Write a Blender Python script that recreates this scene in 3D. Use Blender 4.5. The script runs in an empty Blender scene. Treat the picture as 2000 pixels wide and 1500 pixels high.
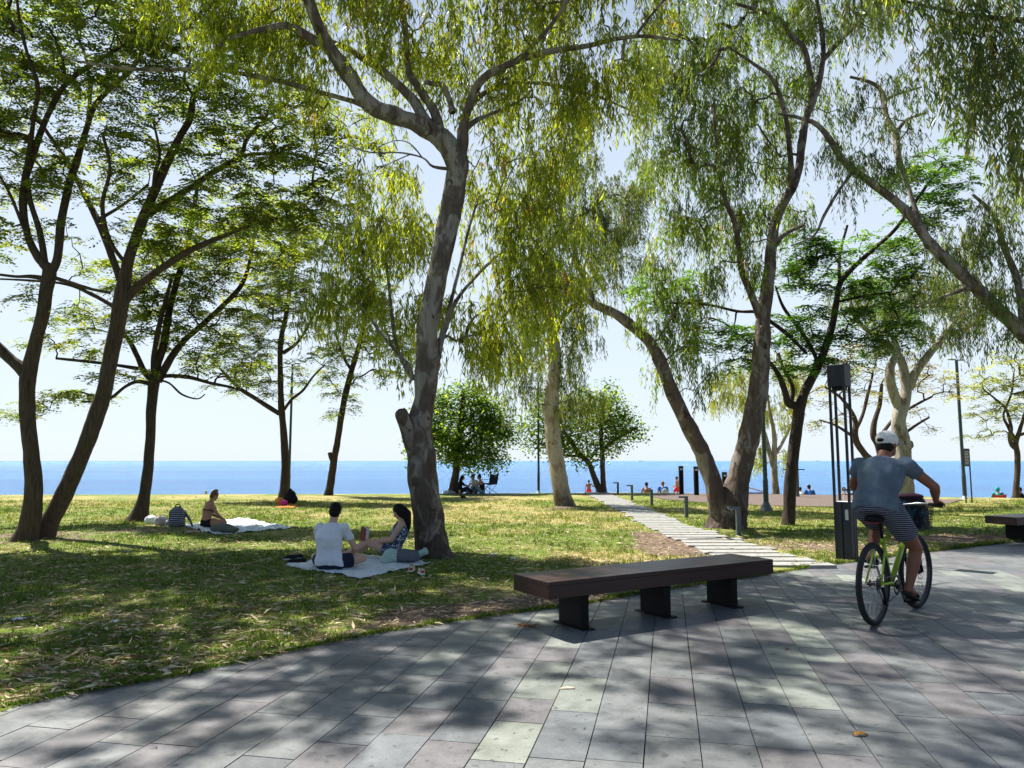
import bpy, bmesh, math, random
import numpy as np
from mathutils import Vector, Matrix, noise

# ---------------------------------------------------------------- camera, world, sun, exposure
scn = bpy.context.scene
COL = scn.collection
FPX = 1440.0; PITCH = math.radians(5.95); CAMZ = 1.45
cam_d = bpy.data.cameras.new('camera'); cam = bpy.data.objects.new('camera', cam_d); COL.objects.link(cam)
cam_d.sensor_width = 36; cam_d.lens = FPX/2000*36; cam_d.clip_start = 0.05; cam_d.clip_end = 100000
cam.location = (0, 0, CAMZ); cam.rotation_euler = (math.radians(90)+PITCH, 0, 0)
scn.camera = cam
SUN_EL = math.radians(59); SUN_AZ = math.radians(-46)      # azimuth from +Y towards +X
sdir = Vector((math.sin(SUN_AZ)*math.cos(SUN_EL), math.cos(SUN_AZ)*math.cos(SUN_EL), math.sin(SUN_EL)))
sun_d = bpy.data.lights.new('sun', 'SUN'); sun = bpy.data.objects.new('sun', sun_d); COL.objects.link(sun)
sun_d.energy = 5.0; sun_d.angle = math.radians(0.53); sun_d.color = (1.0, 0.95, 0.86)
sun.rotation_euler = sdir.to_track_quat('Z', 'Y').to_euler(); sun.location = sdir*60
wd = bpy.data.worlds.new('World'); scn.world = wd; wd.use_nodes = True
wn = wd.node_tree.nodes; bg = wn['Background']
sky = wn.new('ShaderNodeTexSky'); sky.sky_type = 'NISHITA'; sky.sun_disc = False
sky.sun_elevation = SUN_EL; sky.sun_rotation = SUN_AZ; sky.altitude = 0
sky.air_density = 1.0; sky.dust_density = 0.6; sky.ozone_density = 2.5
# thin bright haze low in the sky, faded to deep blue overhead to deepen the shade
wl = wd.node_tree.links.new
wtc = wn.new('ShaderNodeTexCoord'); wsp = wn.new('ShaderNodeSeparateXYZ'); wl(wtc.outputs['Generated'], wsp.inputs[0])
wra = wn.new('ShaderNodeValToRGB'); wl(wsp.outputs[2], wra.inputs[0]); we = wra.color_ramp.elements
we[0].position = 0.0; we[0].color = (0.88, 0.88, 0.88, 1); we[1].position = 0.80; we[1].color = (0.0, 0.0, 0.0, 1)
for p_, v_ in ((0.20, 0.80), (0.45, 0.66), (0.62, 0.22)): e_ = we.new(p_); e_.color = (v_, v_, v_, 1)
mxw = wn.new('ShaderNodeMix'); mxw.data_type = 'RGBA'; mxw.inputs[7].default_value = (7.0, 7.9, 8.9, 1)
wmr = wn.new('ShaderNodeMapRange'); wl(wsp.outputs[1], wmr.inputs[0])      # haze full on the sea side, weakened behind the camera to darken shade
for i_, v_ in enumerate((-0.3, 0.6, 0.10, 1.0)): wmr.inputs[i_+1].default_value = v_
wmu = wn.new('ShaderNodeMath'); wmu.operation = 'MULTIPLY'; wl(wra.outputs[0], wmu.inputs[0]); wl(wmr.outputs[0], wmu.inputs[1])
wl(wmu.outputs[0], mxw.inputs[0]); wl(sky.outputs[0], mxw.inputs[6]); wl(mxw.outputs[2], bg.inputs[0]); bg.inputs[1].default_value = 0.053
scn.view_settings.view_transform = 'Standard'; scn.view_settings.look = 'None'
scn.view_settings.exposure = 1.25; scn.view_settings.gamma = 1.0; scn.view_settings.use_curve_mapping = False
scn.cycles.max_bounces = 7; scn.cycles.transparent_max_bounces = 8; scn.cycles.use_denoising = True

# ---------------------------------------------------------------- helpers
def ray(px, py):
    x = (px-1000)/FPX; y = (750-py)/FPX
    return np.array([x, math.cos(PITCH)-y*math.sin(PITCH), math.sin(PITCH)+y*math.cos(PITCH)])
def G(px, py, z=0.0):
    r = ray(px, py); t = (z-CAMZ)/r[2]; return np.array([r[0]*t, r[1]*t, z])
def P(px, py, Y):
    r = ray(px, py); t = Y/r[1]; return np.array([r[0]*t, Y, CAMZ+r[2]*t])
def tag(o, label, cat, group=None, kind=None):
    if label: o['label'] = label
    if cat: o['category'] = cat
    if group: o['group'] = group
    if kind: o['kind'] = kind
    return o
def empty(name, loc, label, cat, group=None, rz=0):
    o = bpy.data.objects.new(name, None); COL.objects.link(o); o.location = tuple(loc); o.rotation_euler = (0, 0, rz)
    o.empty_display_size = 0.1
    return tag(o, label, cat, group)
def link(o, parent=None):
    COL.objects.link(o)
    if parent is not None:
        o.parent = parent
        if parent.type == 'EMPTY':                      # parts are modelled in world space
            o.matrix_parent_inverse = (Matrix.Translation(parent.location) @ parent.rotation_euler.to_matrix().to_4x4()).inverted()
    return o
def np_mesh(name, V, F, mat, parent=None, col=None, smooth=False):
    """V (n,3), F (m,k) constant k"""
    me = bpy.data.meshes.new(name); V = np.ascontiguousarray(V, dtype=np.float32); F = np.ascontiguousarray(F, dtype=np.int32)
    k = F.shape[1]
    me.vertices.add(len(V)); me.vertices.foreach_set('co', V.ravel())
    me.loops.add(F.size); me.loops.foreach_set('vertex_index', F.ravel())
    me.polygons.add(len(F)); me.polygons.foreach_set('loop_start', np.arange(0, F.size, k, dtype=np.int32))
    try: me.polygons.foreach_set('loop_total', np.full(len(F), k, dtype=np.int32))
    except Exception: pass
    me.polygons.foreach_set('use_smooth', np.full(len(F), bool(smooth)))
    me.update(calc_edges=True)
    if col is not None:
        a = me.color_attributes.new('tint', 'FLOAT_COLOR', 'POINT')
        c = np.ones((len(V), 4), dtype=np.float32); c[:, :3] = col; a.data.foreach_set('color', c.ravel())
    me.materials.append(mat)
    return link(bpy.data.objects.new(name, me), parent)
class MB:
    """collects shapes into one mesh"""
    def __init__(s): s.V = []; s.F = []
    def add(s, V, F):
        n = len(s.V); s.V += [tuple(v) for v in V]; s.F += [tuple(i+n for i in f) for f in F]; return s
    def box(s, c, size, rz=0, M=None, taper=None):
        hx, hy, hz = size[0]/2, size[1]/2, size[2]/2
        V = []
        for z in (-hz, hz):
            k = 1 if (taper is None or z < 0) else taper
            for x, y in ((-hx, -hy), (hx, -hy), (hx, hy), (-hx, hy)): V.append(Vector((x*k, y*k, z)))
        R = M if M is not None else Matrix.Rotation(rz, 3, 'Z')
        V = [R @ v + Vector(c) for v in V]
        return s.add(V, [(3, 2, 1, 0), (4, 5, 6, 7), (0, 1, 5, 4), (1, 2, 6, 5), (2, 3, 7, 6), (3, 0, 4, 7)])
    def tube(s, pts, r, n=8, cap=True, flat=1.0):
        pts = [Vector(p) for p in pts]; m = len(pts)
        rr = list(r) if hasattr(r, '__len__') else [r]*m
        up = Vector((0, 0, 1)); V = []; F = []; u = None
        for i, p in enumerate(pts):
            t = (pts[min(i+1, m-1)]-pts[max(i-1, 0)])
            if t.length < 1e-9: t = Vector((0, 0, 1))
            t.normalize()
            if u is None:
                a = up if abs(t.z) < 0.9 else Vector((1, 0, 0)); u = (a-t*a.dot(t)).normalized()
            else:
                u = (u-t*u.dot(t)); u = u.normalized() if u.length > 1e-6 else t.orthogonal().normalized()
            w = t.cross(u)
            for k in range(n):
                a = 2*math.pi*k/n; V.append(p+(u*math.cos(a)*flat+w*math.sin(a))*rr[i])
        for i in range(m-1):
            for k in range(n): F.append((i*n+k, i*n+(k+1) % n, (i+1)*n+(k+1) % n, (i+1)*n+k))
        if cap: F.append(tuple(reversed(range(n)))); F.append(tuple((m-1)*n+k for k in range(n)))
        return s.add(V, F)
    def ell(s, c, r, M=None, nu=14, nv=9):
        r = (r, r, r) if not hasattr(r, '__len__') else r
        V = [Vector((0, 0, -r[2]))]
        for j in range(1, nv):
            a = -math.pi/2+math.pi*j/nv
            for i in range(nu):
                b = 2*math.pi*i/nu; V.append(Vector((r[0]*math.cos(a)*math.cos(b), r[1]*math.cos(a)*math.sin(b), r[2]*math.sin(a))))
        V.append(Vector((0, 0, r[2]))); F = []
        for i in range(nu): F.append((0, 1+(i+1) % nu, 1+i)); F.append((len(V)-1, 1+(nv-2)*nu+i, 1+(nv-2)*nu+(i+1) % nu))
        for j in range(nv-2):
            for i in range(nu): F.append((1+j*nu+i, 1+j*nu+(i+1) % nu, 1+(j+1)*nu+(i+1) % nu, 1+(j+1)*nu+i))
        R = M if M is not None else Matrix.Identity(3)
        return s.add([R @ v+Vector(c) for v in V], F)
    def torus(s, c, R, r, M, n=40, k=8, sq=1.0):
        V = []; F = []
        for i in range(n):
            a = 2*math.pi*i/n
            for j in range(k):
                b = 2*math.pi*j/k; q = R+r*math.cos(b)
                V.append(M @ Vector((q*math.cos(a), q*math.sin(a), r*sq*math.sin(b)))+Vector(c))
        for i in range(n):
            for j in range(k): F.append((i*k+j, ((i+1) % n)*k+j, ((i+1) % n)*k+(j+1) % k, i*k+(j+1) % k))
        return s.add(V, F)
    def build(s, name, mat, parent=None, smooth=False, bevel=0, remesh=0, smooth_it=0, disp=None):
        me = bpy.data.meshes.new(name); me.from_pydata([tuple(v) for v in s.V], [], s.F); me.materials.append(mat)
        if smooth or remesh:
            for p in me.polygons: p.use_smooth = True
        o = link(bpy.data.objects.new(name, me), parent)
        if remesh:
            m = o.modifiers.new('r', 'REMESH'); m.mode = 'VOXEL'; m.voxel_size = remesh; m.use_smooth_shade = True
        if smooth_it:
            m = o.modifiers.new('s', 'SMOOTH'); m.factor = 0.5; m.iterations = smooth_it
        if disp:
            t = bpy.data.textures.new(name+'_folds', 'CLOUDS'); t.noise_scale = disp[1]; t.noise_depth = 1
            m = o.modifiers.new('d', 'DISPLACE'); m.texture = t; m.strength = disp[0]; m.mid_level = 0.5; m.texture_coords = 'GLOBAL'
        if bevel:
            m = o.modifiers.new('b', 'BEVEL'); m.width = bevel; m.segments = 2; m.limit_method = 'ANGLE'
        return o

# ---------------------------------------------------------------- materials
MATS = {}
def nodes_of(name):
    m = bpy.data.materials.new(name); m.use_nodes = True; MATS[name] = m
    nt = m.node_tree; return m, nt, nt.nodes['Principled BSDF']
def N(nt, typ, **kw):
    n = nt.nodes.new(typ)
    for k, v in kw.items():
        if k == 'op': n.operation = v
        elif k == 'bt': n.blend_type = v; n.data_type = 'RGBA'
        else: n.inputs[k].default_value = v
    return n
def L(nt, a, b): nt.links.new(a, b)
def ramp(nt, fac, stops):
    r = nt.nodes.new('ShaderNodeValToRGB'); e = r.color_ramp.elements
    while len(e) > 1: e.remove(e[-1])
    for i, (p, c) in enumerate(stops):
        el = e[0] if i == 0 else e.new(p); el.position = p
        el.color = (c[0], c[1], c[2], 1) if hasattr(c, '__len__') else (c, c, c, 1)
    L(nt, fac, r.inputs[0]); return r.outputs[0]
def mix(nt, fac, a, b, bt='MIX'):
    m = nt.nodes.new('ShaderNodeMix'); m.data_type = 'RGBA'; m.blend_type = bt
    for s, v in ((m.inputs[0], fac), (m.inputs[6], a), (m.inputs[7], b)):
        if hasattr(v, 'is_linked') or hasattr(v, 'links'): L(nt, v, s)
        elif hasattr(v, '__len__'): s.default_value = (v[0], v[1], v[2], 1)
        else: s.default_value = v
    return m.outputs[2]
def noise_t(nt, scale, detail=4, rough=0.55, stretch=None, rot=None, gen=False, dist=0):
    tc = nt.nodes.new('ShaderNodeTexCoord'); mp = nt.nodes.new('ShaderNodeMapping')
    L(nt, tc.outputs['Object'], mp.inputs[0])
    if stretch: mp.inputs['Scale'].default_value = stretch
    if rot: mp.inputs['Rotation'].default_value = rot
    n = nt.nodes.new('ShaderNodeTexNoise'); n.inputs['Scale'].default_value = scale; n.inputs['Detail'].default_value = detail
    n.inputs['Roughness'].default_value = rough; n.inputs['Distortion'].default_value = dist
    L(nt, mp.outputs[0], n.inputs[0]); return n.outputs[0]
def bump(nt, bsdf, h, strength=0.3, dist=0.01):
    b = nt.nodes.new('ShaderNodeBump'); b.inputs['Strength'].default_value = strength; b.inputs['Distance'].default_value = dist
    L(nt, h, b.inputs['Height']); L(nt, b.outputs[0], bsdf.inputs['Normal'])
def plain(name, c, rough=0.6, metal=0.0, var=0.15, scale=25, bmp=0.1, bd=0.004, stretch=None):
    m, nt, b = nodes_of(name)
    n = noise_t(nt, scale, stretch=stretch)
    lo = tuple(max(0, x*(1-var)) for x in c); hi = tuple(min(1, x*(1+var)) for x in c)
    L(nt, ramp(nt, n, [(0.3, lo), (0.7, hi)]), b.inputs['Base Color'])
    b.inputs['Roughness'].default_value = rough; b.inputs['Metallic'].default_value = metal; b.inputs['Specular IOR Level'].default_value = 0.5 if (rough < 0.5 or metal) else 0.2
    if bmp: bump(nt, b, n, bmp, bd)
    return m
def leaf_mat(name, trans=0.5, rough=0.45, tcol=(2.8, 2.7, 0.9)):
    m, nt, b = nodes_of(name)
    at = nt.nodes.new('ShaderNodeAttribute'); at.attribute_name = 'tint'
    L(nt, at.outputs['Color'], b.inputs['Base Color']); b.inputs['Roughness'].default_value = rough
    b.inputs['Specular IOR Level'].default_value = 0.35
    t = nt.nodes.new('ShaderNodeBsdfTranslucent')
    L(nt, mix(nt, 1.0, at.outputs['Color'], tcol, 'MULTIPLY'), t.inputs[0])
    ms = nt.nodes.new('ShaderNodeMixShader'); ms.inputs[0].default_value = trans
    L(nt, b.outputs[0], ms.inputs[1]); L(nt, t.outputs[0], ms.inputs[2])
    L(nt, ms.outputs[0], nt.nodes['Material Output'].inputs[0]); return m
M_leaf = leaf_mat('eucalyptus_leaf', 0.5, 0.4)
M_pin = leaf_mat('feathery_leaf', 0.45, 0.5)
M_broad = leaf_mat('broad_leaf', 0.45, 0.5)
M_grass = leaf_mat('grass_blade', 0.3, 0.6, (1.6, 1.6, 0.6))
M_litter = leaf_mat('dry_leaf', 0.15, 0.8, (1.1, 1.0, 0.8))

def bark(name, pale, mid, dark, thr=0.5, vscale=1.0, rough_bark=0.0, spots=True):
    m, nt, b = nodes_of(name)
    big = noise_t(nt, 2.7*vscale, 4, 0.62, (1.6, 1.6, 0.8), dist=0.7)          # peeling plates
    fis = noise_t(nt, 16*vscale, 6, 0.7, (1.6, 1.6, 0.16), dist=0.4)            # vertical fissures
    fine = noise_t(nt, 55, 5, 0.75, (1.5, 1.5, 0.4))
    kn = noise_t(nt, 4.5*vscale, 3, 0.55, (1.2, 1.2, 0.9), dist=1.0)            # knots and torn spots
    tc = nt.nodes.new('ShaderNodeTexCoord'); sp = nt.nodes.new('ShaderNodeSeparateXYZ'); L(nt, tc.outputs['Object'], sp.inputs[0])
    if spots:
        patch = ramp(nt, big, [(thr-0.10, pale), (thr-0.015, tuple(x*0.86 for x in pale)), (thr+0.01, mid), (thr+0.12, tuple(x*0.72 for x in mid))])
        c = mix(nt, ramp(nt, kn, [(0.62, 0.0), (0.67, 0.9)]), patch, dark)
    else: c = mix(nt, big, pale, mid)
    if rough_bark > 0:
        mr = nt.nodes.new('ShaderNodeMapRange'); L(nt, sp.outputs[2], mr.inputs[0])
        mr.inputs[1].default_value = 0.2; mr.inputs[2].default_value = rough_bark; mr.inputs[3].default_value = 0.65; mr.inputs[4].default_value = 0.0
        mm = N(nt, 'ShaderNodeMath', op='MULTIPLY'); mm.use_clamp = True; L(nt, mr.outputs[0], mm.inputs[0]); L(nt, ramp(nt, big, [(0.35, 0.25), (0.5, 1.6)]), mm.inputs[1])
        c = mix(nt, mm.outputs[0], c, mix(nt, ramp(nt, fis, [(0.42, 0.0), (0.58, 1.0)]), tuple(x*0.75 for x in mid), dark))
    c = mix(nt, 0.8 if not spots else 0.45, c, ramp(nt, fis, [(0.35, 0.35), (0.6, 1.15)]), 'MULTIPLY')
    c = mix(nt, 0.5, c, ramp(nt, fine, [(0.3, 0.6), (0.7, 1.15)]), 'MULTIPLY')
    L(nt, c, b.inputs['Base Color']); b.inputs['Roughness'].default_value = 0.88; b.inputs['Specular IOR Level'].default_value = 0.25
    a1 = N(nt, 'ShaderNodeMath', op='ADD'); L(nt, fis, a1.inputs[0]); L(nt, fine, a1.inputs[1]); a2 = N(nt, 'ShaderNodeMath', op='ADD'); L(nt, a1.outputs[0], a2.inputs[0]); L(nt, kn, a2.inputs[1])
    bump(nt, b, a2.outputs[0], 0.9, 0.035); return m
B_euc = bark('pale_eucalyptus_bark', (0.44, 0.39, 0.33), (0.235, 0.185, 0.15), (0.085, 0.052, 0.038), 0.49, 0.95, 3.2)
B_euc2 = bark('cream_eucalyptus_bark', (0.55, 0.50, 0.42), (0.40, 0.32, 0.24), (0.12, 0.07, 0.05), 0.55, 0.9, 1.0)
B_eucd = bark('dark_peeling_bark', (0.34, 0.29, 0.25), (0.20, 0.15, 0.125), (0.07, 0.04, 0.035), 0.47, 0.9, 2.2)
B_brown = bark('brown_fissured_bark', (0.14, 0.10, 0.075), (0.10, 0.07, 0.052), (0.05, 0.032, 0.026), 0.5, 1.3, 0, False)
B_dark = bark('dark_fissured_bark', (0.09, 0.065, 0.052), (0.06, 0.042, 0.034), (0.03, 0.02, 0.017), 0.5, 1.3, 0, False)

# ---------------------------------------------------------------- ground functions
EDGE = [G(*q) for q in [(-150, 1455), (0, 1388), (150, 1358), (250, 1340), (340, 1325), (500, 1290), (640, 1259), (750, 1237), (850, 1222), (950, 1207), (1050, 1193), (1120, 1186), (1250, 1161), (1400, 1138), (1500, 1124), (1600, 1107), (1680, 1097), (1820, 1078), (2000, 1057), (2150, 1046), (2400, 1034)]]
EX = np.array([-60, -14, -6.5]+[e[0] for e in EDGE]+[60.0]); EY = np.array([-30, -3.0, 2.3]+[e[1] for e in EDGE]+[32.0])
EY[-1] = EDGE[-1][1]+2.5
def edge_y(x): return np.interp(x, EX, EY)
CREST = 31.0; SEA_Z = -2.6
def ground_z(x, y):
    x = np.asarray(x, float); y = np.asarray(y, float)
    z = 0.03*np.sin(x*0.7+1)*np.sin(y*0.5)*np.clip((y-edge_y(x))/3, 0, 1)*np.clip((32-y)/6, 0, 1)
    cr = np.interp(x, [-22, -5, 5, 10, 15, 20, 40], [29.6, 30.6, 31.8, 30.8, 28.6, 26.3, 24])
    t = np.clip((y-cr-1.5)/12, 0, 1)
    z = z - 1.3*(t*t*(3-2*t)) - np.clip((y-cr-14)/45, 0, 1)*2.0
    return z
rs = np.random.RandomState(7)
LAT = rs.rand(64, 64)
def vnoise(x, y, s):
    x = np.asarray(x)*s+100.3; y = np.asarray(y)*s+57.1
    xi = np.floor(x).astype(int); yi = np.floor(y).astype(int); fx = x-xi; fy = y-yi
    fx = fx*fx*(3-2*fx); fy = fy*fy*(3-2*fy)
    g = lambda a, b: LAT[a % 64, b % 64]
    return (g(xi, yi)*(1-fx)+g(xi+1, yi)*fx)*(1-fy)+(g(xi, yi+1)*(1-fx)+g(xi+1, yi+1)*fx)*fy
def blob(x, y, px, py, rx, ry):
    c = G(px, py); return np.exp(-(((x-c[0])/rx)**2+((y-c[1])/ry)**2))
def dirt_f(x, y):
    d = y-edge_y(x)
    n = 0.5*vnoise(x, y, 1.1)+0.3*vnoise(x, y, 3.1)+0.2*vnoise(x, y, 8.0)
    b = np.exp(-((d-0.55)/0.5)**2)*np.clip((x+1.9)/1.0, 0, 1)*np.clip((3.4-x)/1.0, 0, 1)*1.0
    b = b+np.exp(-((d-0.25)/0.35)**2)*0.25
    b = b+0.9*blob(x, y, 1330, 1072, 0.9, 1.2)+0.75*blob(x, y, 1290, 1050, 0.7, 1.8)+0.7*blob(x, y, 1590, 1070, 1.3, 0.9)
    b = b+0.9*blob(x, y, 1900, 1052, 2.2, 1.0)+0.6*blob(x, y, 300, 1205, 0.9, 0.35)+0.5*blob(x, y, 230, 1040, 1.9, 1.2)
    b = b+0.6*blob(x, y, 60, 1060, 1.5, 1.2)+0.6*blob(x, y, 1100, 990, 1.0, 1.2)+0.6*blob(x, y, 845, 1090, 0.6, 0.6)
    return np.clip((b+0.55*(n-0.5)*2-0.18)*1.5, 0, 1)
def dry_f(x, y):
    n = 0.6*vnoise(x+31, y, 0.8)+0.4*vnoise(x, y+17, 3.7)
    return np.clip(0.03+(n-0.45)*1.2+np.clip((y-14)/30, 0, 0.35)+0.8*blob(x, y, 1250, 1090, 1.6, 0.9)+0.35*blob(x, y, 1000, 1010, 4, 5), 0, 1)
# ---------------------------------------------------------------- setting: ground, pavement, sea
def ground_mat():
    m, nt, b = nodes_of('lawn_ground')
    at = nt.nodes.new('ShaderNodeAttribute'); at.attribute_name = 'tint'
    sp = nt.nodes.new('ShaderNodeSeparateColor'); L(nt, at.outputs['Color'], sp.inputs[0])
    f1 = noise_t(nt, 9, 5, 0.7); f2 = noise_t(nt, 55, 4, 0.7); f3 = noise_t(nt, 22, 3, 0.6, (1, 1.6, 1))
    green = ramp(nt, f2, [(0.3, (0.045, 0.085, 0.012)), (0.55, (0.13, 0.18, 0.025)), (0.75, (0.28, 0.31, 0.06))])
    dry = ramp(nt, f2, [(0.3, (0.13, 0.11, 0.04)), (0.5, (0.33, 0.27, 0.11)), (0.7, (0.60, 0.50, 0.30))])
    dirt = ramp(nt, f2, [(0.25, (0.075, 0.052, 0.038)), (0.6, (0.17, 0.125, 0.095)), (0.8, (0.38, 0.31, 0.24))])
    a = N(nt, 'ShaderNodeMath', op='ADD'); L(nt, sp.outputs[1], a.inputs[0])
    s = N(nt, 'ShaderNodeMath', op='MULTIPLY_ADD'); L(nt, f3, s.inputs[0]); s.inputs[1].default_value = 1.6; s.inputs[2].default_value = -0.8
    L(nt, s.outputs[0], a.inputs[1])
    c = mix(nt, ramp(nt, a.outputs[0], [(0.25, 0.0), (0.7, 1.0)]), green, dry)
    a2 = N(nt, 'ShaderNodeMath', op='ADD'); L(nt, sp.outputs[0], a2.inputs[0])
    s2 = N(nt, 'ShaderNodeMath', op='MULTIPLY_ADD'); L(nt, f1, s2.inputs[0]); s2.inputs[1].default_value = 0.9; s2.inputs[2].default_value = -0.45
    L(nt, s2.outputs[0], a2.inputs[1])
    c = mix(nt, ramp(nt, a2.outputs[0], [(0.4, 0.0), (0.6, 1.0)]), c, dirt)
    c = mix(nt, sp.outputs[2], c, (0.42, 0.36, 0.28))
    L(nt, c, b.inputs['Base Color']); b.inputs['Roughness'].default_value = 0.95; b.inputs['Specular IOR Level'].default_value = 0.15
    bump(nt, b, f2, 0.6, 0.02); return m
xs = np.concatenate([np.linspace(-150, -22, 20)[:-1], np.linspace(-22, -6, 70)[:-1], np.linspace(-6, 10, 200)[:-1], np.linspace(10, 30, 80)[:-1], np.linspace(30, 200, 20)])
ts = np.concatenate([np.linspace(0, 0.35, 90)[:-1], np.linspace(0.35, 1, 90)])
XX, TT = np.meshgrid(xs, ts); EB = edge_y(XX); YY = EB+(34.0-EB)*TT
yb = np.linspace(36, 110, 26)[:, None]*np.ones((1, len(xs))); XX = np.vstack([XX, np.repeat(xs[None], 26, 0)]); YY = np.vstack([YY, yb])
ZZ = ground_z(XX, YY)+0.012+0.012*vnoise(XX, YY, 2.5)*np.clip((YY-edge_y(XX))/0.5, 0, 1)
ZZ[0] = -0.05; YY[0] -= 0.0
colr = np.stack([dirt_f(XX, YY), dry_f(XX, YY), np.clip((YY-CREST-4)/4, 0, 1)], -1).reshape(-1, 3)
nr, nc = XX.shape; idx = np.arange(nr*nc).reshape(nr, nc)
F = np.stack([idx[:-1, :-1], idx[:-1, 1:], idx[1:, 1:], idx[1:, :-1]], -1).reshape(-1, 4)
lawn = np_mesh('lawn', np.stack([XX, YY, ZZ], -1).reshape(-1, 3), F, ground_mat(), col=colr, smooth=True)
lawn['kind'] = 'structure'

# sea
m, nt, b = nodes_of('sea_water')
w1 = noise_t(nt, 0.35, 6, 0.6, (0.25, 1.0, 1.0)); w2 = noise_t(nt, 0.02, 3, 0.5, (0.12, 1.0, 1.0)); w3 = noise_t(nt, 2.2, 5, 0.65, (0.4, 1.0, 1.0))
L(nt, ramp(nt, w2, [(0.35, (0.018, 0.15, 0.40)), (0.65, (0.04, 0.22, 0.50))]), b.inputs['Base Color'])
b.inputs['Roughness'].default_value = 0.22; b.inputs['IOR'].default_value = 1.33
ad = N(nt, 'ShaderNodeMath', op='ADD'); L(nt, w1, ad.inputs[0]); L(nt, w3, ad.inputs[1])
bump(nt, b, ad.outputs[0], 1.0, 1.1)
M_sea = m
MB().add([(-60000, 55, SEA_Z), (60000, 55, SEA_Z), (60000, 70000, SEA_Z), (-60000, 70000, SEA_Z)], [(0, 1, 2, 3)]).build('sea', M_sea)['kind'] = 'structure'

# mortar bed under and beyond the paving
M_mortar = plain('mortar', (0.055, 0.052, 0.046), 0.95, scale=60)
MB().add([(-60, -30, -0.022), (60, -30, -0.022), (60, 19, -0.022), (-60, 19, -0.022)], [(0, 1, 2, 3)]).build('mortar_bed', M_mortar)['kind'] = 'structure'
# stone slabs
m, nt, b = nodes_of('slate_slab')
at = nt.nodes.new('ShaderNodeAttribute'); at.attribute_name = 'tint'
f1 = noise_t(nt, 5, 6, 0.65, dist=0.6); f2 = noise_t(nt, 60, 4, 0.7); f3 = noise_t(nt, 1.3, 4, 0.6)
c = mix(nt, 0.55, at.outputs['Color'], ramp(nt, f1, [(0.3, 0.55), (0.7, 1.25)]), 'MULTIPLY')
c = mix(nt, 0.5, c, ramp(nt, f2, [(0.3, 0.7), (0.7, 1.2)]), 'MULTIPLY')
c = mix(nt, 0.75, c, ramp(nt, f3, [(0.32, 0.55), (0.5, 1.0), (0.7, 1.25)]), 'MULTIPLY')
f4 = noise_t(nt, 14, 2, 0.4); c = mix(nt, ramp(nt, f4, [(0.66, 0.0), (0.70, 0.6)]), c, (0.035, 0.035, 0.037))
f5 = noise_t(nt, 3.2, 5, 0.7, dist=2.0); c = mix(nt, ramp(nt, f5, [(0.60, 0.0), (0.72, 0.35)]), c, (0.22, 0.22, 0.20)); f6 = noise_t(nt, 38, 1, 0.3); c = mix(nt, ramp(nt, f6, [(0.74, 0.0), (0.76, 0.8)]), c, (0.03, 0.03, 0.03))
L(nt, c, b.inputs['Base Color']); L(nt, ramp(nt, f1, [(0.3, 0.42), (0.7, 0.62)]), b.inputs['Roughness'])
b.inputs['Specular IOR Level'].default_value = 0.45
ad = N(nt, 'ShaderNodeMath', op='ADD'); L(nt, f1, ad.inputs[0]); L(nt, f2, ad.inputs[1]); bump(nt, b, ad.outputs[0], 0.35, 0.006)
M_slab = m
rs = np.random.RandomState(11)
ang = math.atan2(300, 1440*math.cos(0))      # rows run towards the point on the horizon at x = 1300
du = np.array([math.sin(ang), math.cos(ang)]); dv = np.array([math.cos(ang), -math.sin(ang)])
PW = 0.278; V = []; F = []; C = []
pal = [((0.122, 0.130, 0.134), .38), ((0.126, 0.122, 0.130), .28), ((0.108, 0.118, 0.128), .16), ((0.156, 0.170, 0.156), .11), ((0.20, 0.218, 0.19), .04), ((0.135, 0.138, 0.134), .03)]
pc = np.array([p[0] for p in pal]); pw = np.array([p[1] for p in pal]); pw /= pw.sum()
for r in range(-75, 90):
    u = -9+rs.rand()*0.6
    while u < 30:
        l = rs.choice([0.42, 0.55, 0.7, 0.85]); g = 0.0020+0.0018*rs.rand(); dz = rs.rand()*0.0014
        c0 = u*du+r*PW*dv; cx, cy = c0+du*l/2
        if cy < edge_y(cx)+0.75 and -22 < cx < 30:
            v0 = (r-0.5)*PW+g; v1 = (r+0.5)*PW-g; n = len(V); tl = rs.randn()*0.0006
            for (uu, vv, z) in ((u+g, v0, dz), (u+l-g, v0, dz+tl), (u+l-g, v1, dz+tl), (u+g, v1, dz)):
                q = uu*du+vv*dv; V.append((q[0], q[1], z))
            for (uu, vv) in ((u+g, v0), (u+l-g, v0), (u+l-g, v1), (u+g, v1)):
                q = uu*du+vv*dv; V.append((q[0], q[1], -0.02))
            F += [(n, n+3, n+2, n+1), (n, n+1, n+5, n+4), (n+1, n+2, n+6, n+5), (n+2, n+3, n+7, n+6), (n+3, n, n+4, n+7)]
            cc = pc[rs.choice(len(pc), p=pw)]*(0.97+0.22*rs.rand()); C += [cc]*8
        u += l
V = np.array(V); F = np.array(F); F = F[:, ::-1]
np_mesh('pavement', V, F, M_slab, col=np.array(C))['kind'] = 'structure'

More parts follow.
